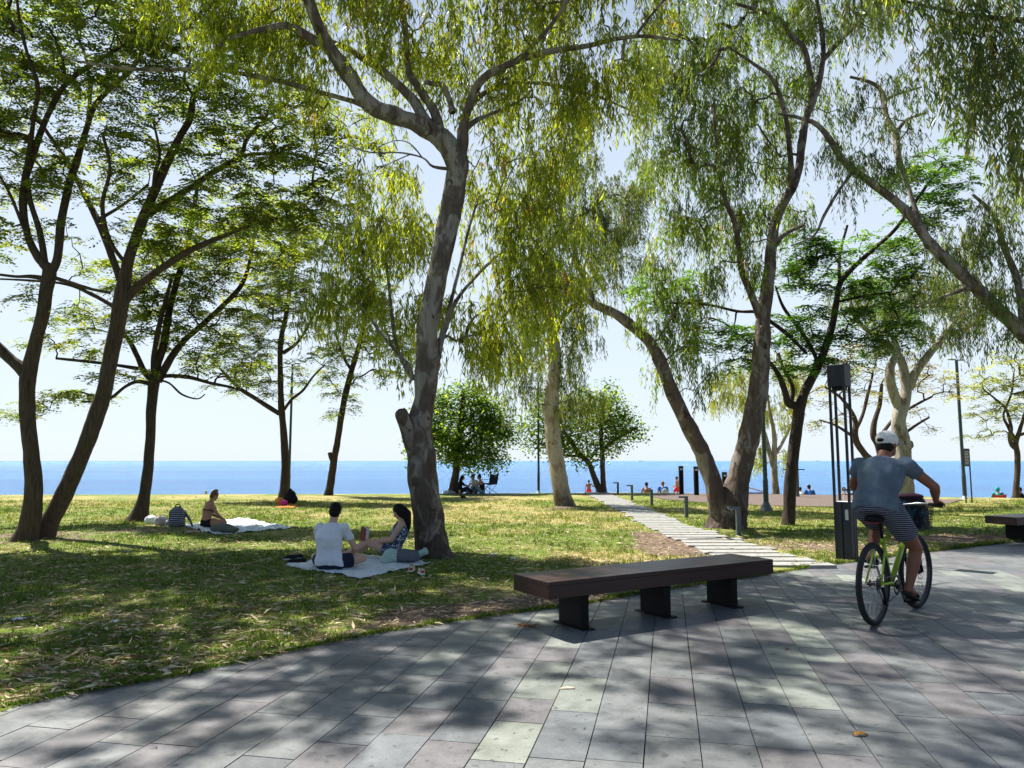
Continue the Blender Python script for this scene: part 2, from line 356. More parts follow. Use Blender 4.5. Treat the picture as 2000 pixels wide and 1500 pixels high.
# stepping slab path
M_path = plain('pale_path_stone', (0.27, 0.27, 0.255), 0.75, var=0.2, scale=9, bmp=0.3)
le = [G(*q)[:2] for q in [(1142, 963.5), (1187, 989), (1228, 1011), (1270, 1034), (1315, 1056), (1382, 1086), (1440, 1108)]]
re_ = [G(*q)[:2] for q in [(1180, 962), (1249, 989), (1298, 1008.5), (1345, 1028), (1405, 1046), (1530, 1084), (1612, 1104)]]
ly = np.array([q[1] for q in le])[::-1]; lx = np.array([q[0] for q in le])[::-1]; ry = np.array([q[1] for q in re_])[::-1]; rx = np.array([q[0] for q in re_])[::-1]
mb = MB(); y = 10.35; rs = np.random.RandomState(3); k = 0
while y < 33.5:
    d = 0.35; x0 = np.interp(y, ly, lx)+rs.randn()*0.05; x1 = np.interp(y, ry, rx)+rs.randn()*0.05
    if y > edge_y((x0+x1)/2)+0.1 or True:
        mb.box(((x0+x1)/2, y, 0.022), (x1-x0, d, 0.05), rz=rs.randn()*0.008)
    y += d+0.12
mb.build('stepping_path', M_path, bevel=0.006)['kind'] = 'structure'

# gravel exercise area
M_gravel = plain('brown_gravel', (0.13, 0.10, 0.088), 0.95, var=0.7, scale=30, bmp=0.8, bd=0.02)
gp = [G(*q, 0.0) for q in [(1266, 969), (1290, 975), (1340, 980), (1420, 986.5), (1500, 989), (1600, 990), (1700, 991.5), (1800, 990), (1855, 985), (1880, 977), (1860, 968.5), (1700, 965.5), (1500, 964.5), (1290, 964.5)]]
ctr = np.mean(gp, 0); gz = lambda p: float(ground_z(p[0], p[1]))+0.035
nrg = 8; V = []; F = []
for i in range(nrg+1):
    for p in gp:
        q = ctr+(p-ctr)*(i/nrg); V.append((q[0], q[1], gz(q)))
n = len(gp)
for i in range(nrg):
    for k in range(n): F.append((i*n+k, i*n+(k+1) % n, (i+1)*n+(k+1) % n, (i+1)*n+k))
np_mesh('gravel_ground', np.array(V), np.array(F), M_gravel, smooth=True)['kind'] = 'structure'

# ---------------------------------------------------------------- grass and leaf litter
def kites(base, d, side, Ln, Wd, tint, name, mat, parent=None, mid=0.45, bend=None):
    n = len(base); V = np.empty((n, 4, 3)); d = d/np.linalg.norm(d, axis=1, keepdims=True)
    side = side-d*np.sum(side*d, 1, keepdims=True); side /= (np.linalg.norm(side, axis=1, keepdims=True)+1e-9)
    L_ = Ln[:, None]; W_ = Wd[:, None]
    V[:, 0] = base; V[:, 1] = base+d*L_*mid+side*W_*0.5; V[:, 2] = base+d*L_; V[:, 3] = base+d*L_*mid-side*W_*0.5
    if bend is not None: V[:, 1] += bend; V[:, 3] += bend
    F = np.arange(n*4).reshape(n, 4)
    return np_mesh(name, V.reshape(-1, 3), F, mat, parent, col=np.repeat(tint, 4, axis=0))
def lawn_pts(n, rs, y0=4.0, y1=31.0, pw=1.0):
    out = []
    tot = 0
    while tot < n:
        Y = y0+(y1-y0)*rs.rand(n)**pw; X = (rs.rand(n)*2-1)*(Y*0.78+0.8)
        ok = (Y > edge_y(X)+0.02)
        t = np.stack([X[ok], Y[ok]], 1); out.append(t); tot += len(t)
    return np.concatenate(out)[:n]
def on_path(q):
    x0 = np.interp(q[:, 1], ly, lx); x1 = np.interp(q[:, 1], ry, rx); return (q[:, 0] > x0-0.04) & (q[:, 0] < x1+0.04) & (q[:, 1] > 9.8)
def on_gravel(q):
    c = np.zeros(len(q), bool)
    for i in range(n_g):
        a = gp[i]; b_ = gp[(i+1) % n_g]
        c ^= ((a[1] > q[:, 1]) != (b_[1] > q[:, 1])) & (q[:, 0] < (b_[0]-a[0])*(q[:, 1]-a[1])/(b_[1]-a[1]+1e-12)+a[0])
    return c
n_g = len(gp)
SHEETS = [[G(*c)[:2] for c in ((553, 1112), (705, 1136), (842, 1103), (690, 1086))], [G(*c)[:2] for c in ((352, 1031), (425, 1047), (570, 1032), (468, 1015))]]
def on_sheet(q):
    r = np.zeros(len(q), bool)
    for S in SHEETS:
        c = np.zeros(len(q), bool)
        for i in range(4):
            a, b_ = S[i], S[(i+1) % 4]; c ^= ((a[1] > q[:, 1]) != (b_[1] > q[:, 1])) & (q[:, 0] < (b_[0]-a[0])*(q[:, 1]-a[1])/(b_[1]-a[1]+1e-12)+a[0])
        r |= c
    return r
rs = np.random.RandomState(5)
q = lawn_pts(330000, rs, 4.0, 27, 1.9)
dd = dirt_f(q[:, 0], q[:, 1]); cl = vnoise(q[:, 0], q[:, 1], 6.0)*0.6+vnoise(q[:, 0], q[:, 1], 2.0)*0.4
ok = (rs.rand(len(q)) > dd*1.1) & ~on_sheet(q) & ~on_path(q) & ~on_gravel(q) & (rs.rand(len(q)) < 0.25+cl*1.3)
# a fringe of longer grass along the promenade edge
fx = rs.rand(16000)*16-5; fy = edge_y(fx)+np.abs(rs.randn(16000))*0.045+0.004
q = np.concatenate([q[ok], np.stack([fx, fy], 1)]); n = len(q)
dry = dry_f(q[:, 0], q[:, 1]); cl = vnoise(q[:, 0], q[:, 1], 6.0)
base = np.stack([q[:, 0], q[:, 1], ground_z(q[:, 0], q[:, 1])+0.005], 1)
d = np.stack([rs.randn(n)*0.55, rs.randn(n)*0.55, 0.5+rs.rand(n)], 1)
Ln = (0.018+0.038*rs.rand(n))*(0.45+1.3*cl**1.5)*(1+q[:, 1]*0.02)*(0.6+0.9*vnoise(q[:, 0]+3, q[:, 1], 1.3)); Wd = 0.0045+0.0012*q[:, 1]*0.45
g = np.array([[0.042, 0.090, 0.007], [0.080, 0.145, 0.011], [0.18, 0.235, 0.02], [0.34, 0.30, 0.10]])
k = np.clip((rs.rand(n)*2.6+dry*1.6-0.3), 0, 2.99).astype(int); k = np.where(rs.rand(n) < dry*0.3, 3, k)
tint = g[k]*(0.75+0.5*rs.rand(n, 1))
side = np.stack([rs.randn(n), rs.randn(n), np.zeros(n)], 1)
tag(kites(base, d, side, Ln, Wd, tint, 'grass', M_grass, mid=0.3), 'short green and drying grass of the lawn', 'grass', kind='stuff')
# fallen eucalyptus leaves
q = lawn_pts(85000, rs, 4.0, 31, 1.3)
w = vnoise(q[:, 0], q[:, 1], 1.7)*0.5+vnoise(q[:, 0]+9, q[:, 1], 5)*0.5
ok = (rs.rand(len(q)) < 0.15+1.1*w**1.5*1.6) & ~on_gravel(q) & (~on_sheet(q) | (rs.rand(len(q)) < 0.03))
ok &= rs.rand(len(q)) < np.clip(1.25-(q[:, 1]-7)*0.06, 0.35, 1); onp = on_path(q); ok &= (~onp | (rs.rand(len(q)) < 0.08)); q = q[ok]; n = len(q); a = rs.rand(n)*6.283
lift = np.where(on_path(q), 0.05, 0.02)
base = np.stack([q[:, 0], q[:, 1], ground_z(q[:, 0], q[:, 1])+lift+0.01*rs.rand(n)], 1)
d = np.stack([np.cos(a), np.sin(a)*0.7, rs.randn(n)*0.12], 1); side = np.stack([-np.sin(a), np.cos(a), rs.randn(n)*0.5], 1)
Ln = 0.045+0.12*rs.rand(n)**1.5; Wd = 0.010+0.016*rs.rand(n)
lp = np.array([[0.46, 0.36, 0.23], [0.34, 0.25, 0.15], [0.56, 0.47, 0.32], [0.20, 0.12, 0.07], [0.30, 0.26, 0.15]])
tint = lp[rs.randint(0, 5, n)]*(0.8+0.65*rs.rand(n, 1))
tag(kites(base, d, side, Ln, Wd, tint, 'fallen_leaves', M_litter, bend=np.stack([np.zeros(n), np.zeros(n), 0.012*rs.rand(n)], 1)), 'dry eucalyptus leaves scattered over the lawn', 'leaf litter', kind='stuff')
# crumbs on the paving
n = 260; X = rs.rand(n)*12-4; Y = 3.3+rs.rand(n)*9; ok = Y < edge_y(X)-0.03; X = X[ok]; Y = Y[ok]; n = len(X); a = rs.rand(n)*6.283
near_e = edge_y(X)-Y
base = np.stack([X, Y, np.full(n, 0.004)], 1)
tag(kites(base, np.stack([np.cos(a), np.sin(a), 0.1*np.ones(n)], 1), np.stack([-np.sin(a), np.cos(a), np.zeros(n)], 1), 0.008+0.03*rs.rand(n)**3, 0.006+0.006*rs.rand(n), lp[rs.randint(0, 5, n)]*0.35, 'pavement_debris', M_litter), 'tiny dark crumbs and leaf bits on the paving', 'debris', kind='stuff')
# ---------------------------------------------------------------- trees
def catmull(pts, sub):
    pts = np.array(pts, float); n = len(pts); out = []
    for i in range(n-1):
        p0 = pts[max(i-1, 0)]; p1 = pts[i]; p2 = pts[i+1]; p3 = pts[min(i+2, n-1)]
        for k in range(sub):
            t = k/sub; out.append(0.5*((2*p1)+(-p0+p2)*t+(2*p0-5*p1+4*p2-p3)*t*t+(-p0+3*p1-3*p2+p3)*t**3))
    out.append(pts[-1]); return np.array(out)
def tube_np(path, n, rough=0.0, seed=0, flare=0.0):
    """path (m,4): xyz radius -> verts, faces"""
    m = len(path); p = path[:, :3]; r = path[:, 3]
    t = np.gradient(p, axis=0); t /= (np.linalg.norm(t, axis=1, keepdims=True)+1e-9)
    u = np.zeros_like(t); a = np.array([1.0, 0, 0]) if abs(t[0][0]) < 0.9 else np.array([0, 1.0, 0])
    u[0] = a-t[0]*a.dot(t[0]); u[0] /= np.linalg.norm(u[0])
    for i in range(1, m):
        w = u[i-1]-t[i]*u[i-1].dot(t[i]); u[i] = w/(np.linalg.norm(w)+1e-9)
    w = np.cross(t, u); ang = np.arange(n)*2*math.pi/n
    rr = np.repeat(r[:, None], n, 1)
    if rough:
        for i in range(m):
            for k in range(n):
                c = p[i]+(u[i]*math.cos(ang[k])+w[i]*math.sin(ang[k]))*r[i]
                f = noise.noise(Vector((c[0]*5+seed, c[1]*5, c[2]*2.2)))*1.0+noise.noise(Vector((c[0]*14+seed, c[1]*14, c[2]*5)))*0.4
                rr[i, k] = r[i]*(1+rough*f)
                if flare:
                    zz = max(0, 1-(p[i][2])/0.45); rr[i, k] *= 1+flare*zz*zz*(0.45+0.55*math.sin(ang[k]*3+seed)+0.2*math.sin(ang[k]*7+seed))
    V = p[:, None, :]+(u[:, None, :]*np.cos(ang)[None, :, None]+w[:, None, :]*np.sin(ang)[None, :, None])*rr[:, :, None]
    idx = np.arange(m*n).reshape(m, n); j = np.roll(idx, -1, axis=1)
    F = np.stack([idx[:-1], j[:-1], j[1:], idx[1:]], -1).reshape(-1, 4)
    return V.reshape(-1, 3), F
TINTS = {
 'euc': ([(0.140, 0.185, 0.024), (0.20, 0.24, 0.022), (0.105, 0.135, 0.034), (0.30, 0.33, 0.022), (0.09, 0.12, 0.045), (0.36, 0.12, 0.025)], [.32, .24, .2, .14, .09, .01]),
 'euc_mid': ([(0.085, 0.150, 0.025), (0.12, 0.185, 0.025), (0.08, 0.115, 0.045), (0.24, 0.27, 0.03), (0.11, 0.13, 0.07), (0.33, 0.11, 0.03)], [.32, .24, .22, .08, .13, .01]),
 'euc_gray': ([(0.075, 0.120, 0.045), (0.10, 0.15, 0.05), (0.055, 0.085, 0.042), (0.17, 0.20, 0.05), (0.14, 0.155, 0.09), (0.25, 0.17, 0.05)], [.3, .24, .22, .07, .13, .04]),
 'euc_yel': ([(0.15, 0.19, 0.04), (0.24, 0.27, 0.05), (0.10, 0.13, 0.04), (0.33, 0.32, 0.09)], [.35, .25, .25, .15]),
 'pin': ([(0.080, 0.125, 0.020), (0.12, 0.17, 0.020), (0.05, 0.08, 0.022), (0.20, 0.23, 0.022), (0.26, 0.21, 0.04)], [.32, .28, .18, .17, .05]),
 'pin_dk': ([(0.045, 0.105, 0.024), (0.07, 0.15, 0.028), (0.035, 0.075, 0.022), (0.13, 0.20, 0.03)], [.38, .28, .26, .08]),
 'pin_br': ([(0.12, 0.145, 0.045), (0.18, 0.18, 0.05), (0.15, 0.09, 0.05), (0.10, 0.05, 0.035), (0.22, 0.21, 0.06)], [.3, .22, .2, .13, .15]),
 'broad': ([(0.065, 0.125, 0.020), (0.11, 0.19, 0.026), (0.05, 0.10, 0.02), (0.24, 0.30, 0.04)], [.36, .3, .22, .12]),
}
def pick(rs, key, n):
    c, w = TINTS[key]; w = np.array(w)/sum(w); return np.array(c)[rs.choice(len(c), n, p=w)]*(0.75+0.5*rs.rand(n, 1))
def make_leaves(kind, A, D, tint, rs, s, m, size):
    """A attractors (n,3), D outward dirs (n,3)"""
    n = len(A)
    if kind == 'euc':
        S = n*s; a = rs.rand(S)*6.283; A2 = np.repeat(A, s, 0)+rs.randn(S, 3)*np.array([.12, .12, .10])*1.3
        h = np.stack([np.cos(a), np.sin(a), 0.3*rs.randn(S)], 1)*0.55+np.repeat(D, s, 0)*0.6; Ls = (0.30+0.55*rs.rand(S))*size**0.5
        t = (np.arange(m)+0.5)/m; t = t[None, :]+0.12*rs.randn(S, m)*0.5
        hx = (1-np.exp(-2.2*np.clip(t, 0, 1.2)))*0.40
        pos = A2[:, None, :]+h[:, None, :]*(Ls[:, None]*hx)[:, :, None]; pos[:, :, 2] += Ls[:, None]*(0.10*np.clip(t, 0, .3)-0.85*np.clip(t, 0, 1.2)**1.5)
        pos = pos.reshape(-1, 3)+rs.randn(S*m, 3)*0.015; K = S*m
        b = rs.rand(K)*6.283; d = np.stack([np.cos(b)*0.38, np.sin(b)*0.38, -1.0+0.35*rs.rand(K)], 1)+0.13*rs.randn(K, 3)
        sd = rs.randn(K, 3); Ln = (0.085+0.085*rs.rand(K))*size; Wd = Ln*(0.125+0.07*rs.rand(K))
        c = (np.repeat(pick(rs, tint, S), m, 0)*0.5+pick(rs, tint, K)*0.5)*np.repeat(0.6+0.8*rs.rand(n, 1), s*m, 0)
        # the hanging stem of each spray, in three thin pieces
        tt = np.array([0.0, 0.33, 0.66, 1.0])[None, :]*np.ones((S, 1)); hs = (1-np.exp(-2.2*tt))*0.40
        q = A2[:, None, :]+h[:, None, :]*(Ls[:, None]*hs)[:, :, None]; q[:, :, 2] += Ls[:, None]*(0.10*np.clip(tt, 0, .3)-0.85*tt**1.5)
        p0 = q[:, :-1].reshape(-1, 3); v = (q[:, 1:]-q[:, :-1]).reshape(-1, 3); lv = np.linalg.norm(v, axis=1); n3 = len(p0)
        pos = np.concatenate([pos, p0]); d = np.concatenate([d, v]); sd = np.concatenate([sd, rs.randn(n3, 3)]); Ln = np.concatenate([Ln, lv*1.05]); Wd = np.concatenate([Wd, np.full(n3, 0.007*size)])
        c = np.concatenate([c, np.array([[0.10, 0.075, 0.04]])*(0.6+0.8*rs.rand(n3, 1))])
        return pos, d, sd, Ln, Wd, c, 0.4
    if kind == 'pin':
        S = n*s; a = rs.rand(S)*6.283; A2 = np.repeat(A, s, 0)+rs.randn(S, 3)*np.array([.10, .10, .04])
        h = np.stack([np.cos(a), np.sin(a), np.zeros(S)], 1)*0.8+np.repeat(D, s, 0)*np.array([.7, .7, .1]); h[:, 2] = 0; h /= (np.linalg.norm(h, axis=1, keepdims=True)+1e-6)
        Ls = (0.18+0.20*rs.rand(S))*size; el = 0.25*rs.randn(S)+0.05; half = int(m*0.38)
        t = (np.arange(half)+0.8)/half; pos = A2[:, None, :]+h[:, None, :]*(Ls[:, None]*t[None, :])[:, :, None]
        pos[:, :, 2] += Ls[:, None]*(el[:, None]*t-0.45*t**2)
        pos = np.repeat(pos[:, :, None, :], 2, 2); sg = np.array([1.0, -1.0])
        q = np.stack([-h[:, 1], h[:, 0], np.zeros(S)], 1)
        d = q[:, None, None, :]*sg[None, None, :, None]+h[:, None, None, :]*0.45*np.ones((1, half, 1, 1)); K = S*half*2
        d = d.reshape(-1, 3)+0.18*rs.randn(K, 3); d[:, 2] -= 0.18
        pos = pos.reshape(-1, 3); nz = np.repeat(np.stack([0.35*rs.randn(S), 0.35*rs.randn(S), np.ones(S)], 1), half*2, 0)+0.25*rs.randn(K, 3)
        sd = np.cross(d, nz); Ln = (0.066+0.034*rs.rand(K))*size; Wd = Ln*(0.42+0.12*rs.rand(K))
        c = (np.repeat(pick(rs, tint, S), half*2, 0)*0.6+pick(rs, tint, K)*0.4)*np.repeat(0.65+0.7*rs.rand(n, 1), s*half*2, 0)
        return pos, d, sd, Ln, Wd, c, 0.5
    K = n*s*m; A2 = np.repeat(A, s*m, 0); pos = A2+rs.randn(K, 3)*np.array([.27, .27, .2])
    b = rs.rand(K)*6.283; d = np.stack([np.cos(b), np.sin(b), -0.45+0.5*rs.randn(K)], 1); nz = np.stack([0.5*rs.randn(K), 0.5*rs.randn(K), np.ones(K)], 1)
    sd = np.cross(d, nz); Ln = (0.10+0.06*rs.rand(K))*size; Wd = Ln*0.85
    return pos, d, sd, Ln, Wd, pick(rs, tint, K), 0.42
TREES = []; NA_K = 8.5; S_K = {'euc': 2.0, 'pin': 1.5, 'broad': 1.9}
def tree(name, label, Y, limbs, puffs, bk, kind='euc', tint='euc', seed=1, dens=1.0, s=4, m=14, size=1.0, group=None, rough=0.14, leafmat=None, flat=1.0, flare=0.25, twig=1.0, cat='tree', lumps=()):
    rs = np.random.RandomState(seed); random.seed(seed)
    V = []; F = []; nv = 0; skel = np.zeros((0, 4)); px2 = np.zeros((0, 2)); base = None
    for li, lb in enumerate(limbs):
        slope = 0.0
        if isinstance(lb, tuple): lb, slope = lb
        pts = []; yd = Y
        if li > 0:
            j = np.argmin(np.sum((px2-np.array(lb[0][:2]))**2, 1)); yd = skel[j, 1]
        acc = 0; prev = lb[0]; wob = rs.rand()*6
        for c in lb:
            acc += math.hypot(c[0]-prev[0], c[1]-prev[1])*Y/FPX; prev = c
            yy = yd+slope*acc+(0.10*math.sin(acc*2+wob)*min(acc, 1) if li else 0.0)
            w = P(c[0], c[1], yy); pts.append([w[0], w[1], w[2], c[2]*Y/FPX])
        if li == 0: base = np.array(pts[0][:3]); pts[0][2] = float(ground_z(base[0], base[1]))-0.06; base[2] = pts[0][2]+0.06
        path = catmull(pts, 7 if pts[0][3] > 0.05 else 5)
        n = 18 if pts[0][3] > 0.09 else (12 if pts[0][3] > 0.04 else 7)
        v, f = tube_np(path, n, rough if pts[0][3] > 0.03 else 0, seed, flare if li == 0 else 0)
        V.append(v); F.append(f+nv); nv += len(v)
        skel = np.vstack([skel, path]); pr = np.array([[c[0], c[1]] for c in lb]); 
        # projected skeleton points
        dd = path[:, :3]-np.array([0, 0, CAMZ]); Fz = dd[:, 1]*math.cos(PITCH)+dd[:, 2]*math.sin(PITCH); U = -dd[:, 1]*math.sin(PITCH)+dd[:, 2]*math.cos(PITCH)
        px2 = np.vstack([px2, np.stack([1000+FPX*dd[:, 0]/Fz, 750-FPX*U/Fz], 1)])
    for (px, py, r_, dy) in lumps:                           # burls and knots
        c = P(px, py, Y+dy); m_ = MB().ell(c, r_*Y/FPX, None, 16, 12); v = np.array([list(q) for q in m_.V]); cc = np.array(c)
        for i in range(len(v)):
            o_ = v[i]-cc; v[i] = cc+o_*(1+0.35*noise.noise(Vector((v[i]*9)))+0.2*noise.noise(Vector((v[i]*25))))*np.array([1, 1, 1.35])
        f4 = np.array([list(q) if len(q) == 4 else [q[0], q[1], q[2], q[2]] for q in m_.F]); f4 = f4[[len(q) == 4 for q in m_.F]]
        V.append(v); F.append(f4+nv); nv += len(v)
    # attractors
    A = []
    for pf in puffs:
        px, py, rx = pf[0], pf[1], pf[2]; ry = pf[3] if len(pf) > 3 else rx*0.8; dy = pf[4] if len(pf) > 4 else 0.0; k = pf[5] if len(pf) > 5 else 1.0
        c = P(px, py, Y+dy); sc = (Y+dy)/FPX; area = math.pi*rx*ry*sc*sc; rx_, ry_ = (rx*1.5, ry*1.45) if kind == 'pin' else (rx*1.08, ry*1.08)
        na = max(3, int(area*dens*k*NA_K*(1.75 if kind == 'pin' else 1)+0.5))
        q = rs.randn(na, 3); q /= np.linalg.norm(q, axis=1, keepdims=True); q *= rs.rand(na, 1)**0.42
        A.append(c+q*np.array([rx_*sc, rx_*sc*0.95, ry_*sc]))
    A = np.concatenate(A)
    d2 = np.array([np.min(np.sum((skel[:, :3]-a)**2, 1)) for a in A]); order = np.argsort(d2)
    SK = skel[skel[:, 2] > base[2]+1.2]; D = np.zeros_like(A)
    buf = np.zeros((len(SK)+len(A)*4, 4)); buf[:len(SK)] = SK; nb = len(SK); owner = np.full(len(buf), -1); segs = []; cnt = []
    for i in order:
        a = A[i]; dv = buf[:nb, :3]-a; pen = np.where(dv[:, 2] > 0, 1.7, 1.0)     # prefer growing upwards and outwards
        j = np.argmin(np.sum(dv*dv, 1)*pen); p0 = buf[j, :3].copy(); ln = np.linalg.norm(a-p0)
        cur = np.array([0, 0, 0.12*ln]); rn = rs.randn(3, 3)*0.07*ln
        p = [p0, p0*0.72+a*0.28+cur*0.8+rn[0], p0*0.42+a*0.58+cur+rn[1], p0*0.18+a*0.82+cur*0.6+rn[2]*0.6, a]
        si = len(segs); segs.append((p, j, int(owner[j]))); cnt.append(1)
        buf[nb:nb+4, :3] = p[1:]; owner[nb:nb+4] = si; nb += 4; D[i] = (a-p0)/(ln+1e-6)
        o_ = int(owner[j])
        while o_ >= 0: cnt[o_] += 1; o_ = segs[o_][2]
    nsk = len(SK); rt = 0.0075*twig*(Y/14)**0.6
    for si, (p, j, o_) in enumerate(segs):
        r0 = rt*cnt[si]**0.47; lim = buf[j, 3]*0.8 if j < nsk else rt*cnt[o_]**0.47*0.9
        r0 = max(min(r0, lim), rt*0.8); e = max(rt*0.6, r0*0.45)
        rr_ = np.linspace(r0, e, 5); path = np.concatenate([np.array(p), rr_[:, None]], 1)
        v, f = tube_np(path, 5 if r0 > 0.012 else 4); V.append(v); F.append(f+nv); nv += len(v)
    root = empty(name, base, label, cat, group)
    np_mesh('trunk', np.concatenate(V), np.concatenate(F), bk, root, smooth=True)
    out = make_leaves(kind, A, D, tint, rs, int(s*S_K[kind]+.5), m, size)
    pos, d, sd, Ln, Wd, c, mid = out
    lm = leafmat or {'euc': M_leaf, 'pin': M_pin, 'broad': M_broad}[kind]
    kites(pos, d, sd, Ln, Wd, c, 'crown', lm, root, mid)
    TREES.append((name, len(pos)))
    return root

# the big leaning eucalyptus in the middle
tree('eucalyptus_tree', 'big mottled eucalyptus with a hollow stub, woman leaning on its foot', 11.26, [
 [(848, 1099, 32), (843, 1062, 30), (837, 1030, 30), (831, 985, 30), (828, 950, 28), (822, 900, 27), (819, 860, 26), (822, 820, 24), (827, 790, 22.5), (832, 740, 23), (835, 700, 21), (837, 640, 21), (848, 570, 21), (861, 500, 21), (872, 450, 21), (883, 400, 21.5), (891, 350, 21.5), (895, 320, 22), (885, 290, 20)],
 ([(893, 320, 22), (875, 285, 21), (850, 262, 20), (810, 240, 18), (770, 226, 17), (735, 212, 17), (708, 190, 17), (690, 160, 16), (668, 128, 15), (645, 95, 14), (625, 55, 12), (608, 15, 11), (590, -50, 9), (575, -140, 7), (555, -240, 5)], -0.15),
 ([(640, 95, 9), (600, 70, 8), (560, 50, 7), (500, 60, 5), (450, 75, 3)], -0.2),
 ([(850, 262, 12), (828, 230, 11), (807, 196, 10), (765, 154, 9), (723, 122, 8), (671, 91, 7), (630, 82, 5), (560, 90, 3)], 0.3),
 ([(862, 268, 11), (852, 230, 10), (839, 203, 9), (815, 168, 8), (799, 145, 7), (795, 105, 6), (792, 60, 6), (787, 10, 5), (780, -80, 4), (760, -180, 3)], 0.15),
 ([(723, 122, 5), (718, 80, 5), (710, 40, 4), (697, 0, 4), (680, -70, 3)], 0.3),
 ([(897, 315, 13), (903, 280, 12), (905, 250, 10.5), (912, 217, 9), (926, 178, 8.5), (948, 150, 8), (1000, 123, 7), (1070, 101, 6), (1140, 91, 5), (1210, 75, 4.2), (1266, 71, 3.6), (1330, 80, 2)], -0.12),
 ([(905, 240, 7), (925, 200, 6), (965, 172, 5), (1020, 162, 4), (1080, 166, 4), (1170, 190, 3), (1230, 215, 2)], 0.3),
 ([(1000, 123, 5), (1040, 90, 4), (1090, 30, 4), (1140, -60, 4), (1180, -160, 3)], -0.3),
 ([(1240, 72, 4), (1260, 45, 3), (1297, 0, 3), (1350, -60, 2)], -0.2),
 ([(905, 255, 7), (930, 235, 5), (960, 222, 4), (1010, 200, 3), (1040, 175, 2)], 0.3),
 ([(708, 205, 6), (690, 198, 6), (650, 187, 5), (590, 170, 5), (525, 154, 5), (413, 135, 4), (330, 136, 4), (262, 135, 4), (200, 128, 3), (133, 115, 2), (70, 91, 1.5)], 0.1),
 ([(878, 330, 4), (845, 325, 2.6), (825, 308, 2.0), (780, 298, 1.8), (720, 297, 1.4), (660, 275, 1)], 0.2), ([(825, 308, 1.6), (800, 280, 1.2), (770, 275, 1), (735, 290, .8)], 0.1), ([(800, 302, 1.4), (770, 315, 1), (740, 330, .8)], 0.1),
 ([(806, 742, 5), (797, 715, 4.5), (775, 680, 4), (764, 600, 3.5), (755, 520, 3), (740, 430, 2.5)], 0.2),
 ([(803, 735, 4), (775, 690, 3), (735, 640, 2.5), (700, 590, 2)], 0.3),
 ([(856, 700, 5), (868, 650, 4.5), (890, 590, 4), (925, 545, 3.5), (960, 510, 3), (1000, 480, 2)], 0.35),
 ([(850, 690, 4), (872, 620, 4), (893, 540, 3.5), (915, 450, 3), (930, 400, 2)], 0.15),
 ([(818, 905, 16), (808, 880, 15), (799, 855, 14), (792, 832, 13), (786, 815, 13), (783, 806, 11), (782, 801, 6), (782, 799, 2)], -0.3),
 ([(885, 220, 7), (868, 170, 6), (850, 165, 5), (830, 160, 5)], 0.1),
], [(560, 50, 100, 80, .3), (700, 20, 110, 80, 0), (840, 50, 110, 90, .4), (980, 40, 120, 90, -.4), (1120, 30, 110, 80, 0), (1240, 80, 90, 70, -.2), (950, 190, 80, 70, .4), (1060, 170, 100, 80, .2, 1.1), (1170, 180, 80, 60, 0), (1010, 300, 100, 80, .5, .8), (1090, 330, 70, 60, .2, .8), (960, 410, 80, 70, .6, .85), (1040, 430, 90, 80, .3, .85), (1130, 480, 60, 60, .2, .8), (980, 520, 90, 70, .4, .9), (1080, 540, 70, 60, .1, .8), (920, 600, 60, 60, .8), (990, 620, 70, 60, .2), (940, 680, 60, 45, .5), (760, 500, 80, 80, .5), (690, 590, 60, 60, .7), (750, 400, 80, 60, .9, .8), (815, 450, 45, 50, .9, .8), (800, 350, 40, 30, .8, .4), (720, 330, 50, 30, .8, .4), (770, 600, 60, 50, .5), (690, 480, 60, 60, .8, .8), (640, 560, 40, 40, .5), (760, 660, 40, 30, .4, .7), (640, 110, 80, 60, -.2), (470, 80, 90, 60, -.1), (420, 30, 80, 50, 0), (600, 190, 60, 40, .2, .6), (820, 130, 70, 60, .6, .6), (700, 230, 50, 30, .5, .3),
   (500, -90, 140, 90, 0, .9), (700, -120, 150, 100, .5, .9), (900, -110, 160, 100, -.3, .9), (1100, -100, 150, 100, 0, .9), (650, -320, 200, 120, 0, .7), (900, -320, 200, 130, .5, .7), (1150, -280, 170, 120, 0, .7), (1300, -60, 90, 70, 0, .6), (350, -60, 120, 80, 0, .8),
   (900, -420, 260, 150, -3, .8), (1250, -420, 240, 150, -2.5, .85), (600, -450, 240, 120, -2.5, .55), (1500, -330, 220, 130, -1.0, .55), (1150, -650, 280, 150, -3.5, .9), (1450, -560, 260, 150, -2.5, .8), (1750, -450, 240, 150, -1.5, .3), (800, -700, 280, 150, -4, .8)],
 B_euc, 'euc', 'euc', 3, 1.15, 6, 16, 1.05, 'tall eucalyptus trees on the lawn', rough=0.2, flare=0.35, twig=1.25, lumps=[(846, 706, 15, -.05), (838, 730, 13, -.08), (786, 812, 11, -.02), (826, 770, 13, -.08), (812, 935, 14, -.08), (850, 1060, 15, -.12), (826, 1030, 13, -.12), (845, 985, 12, -.14), (893, 345, 11, -.1)])

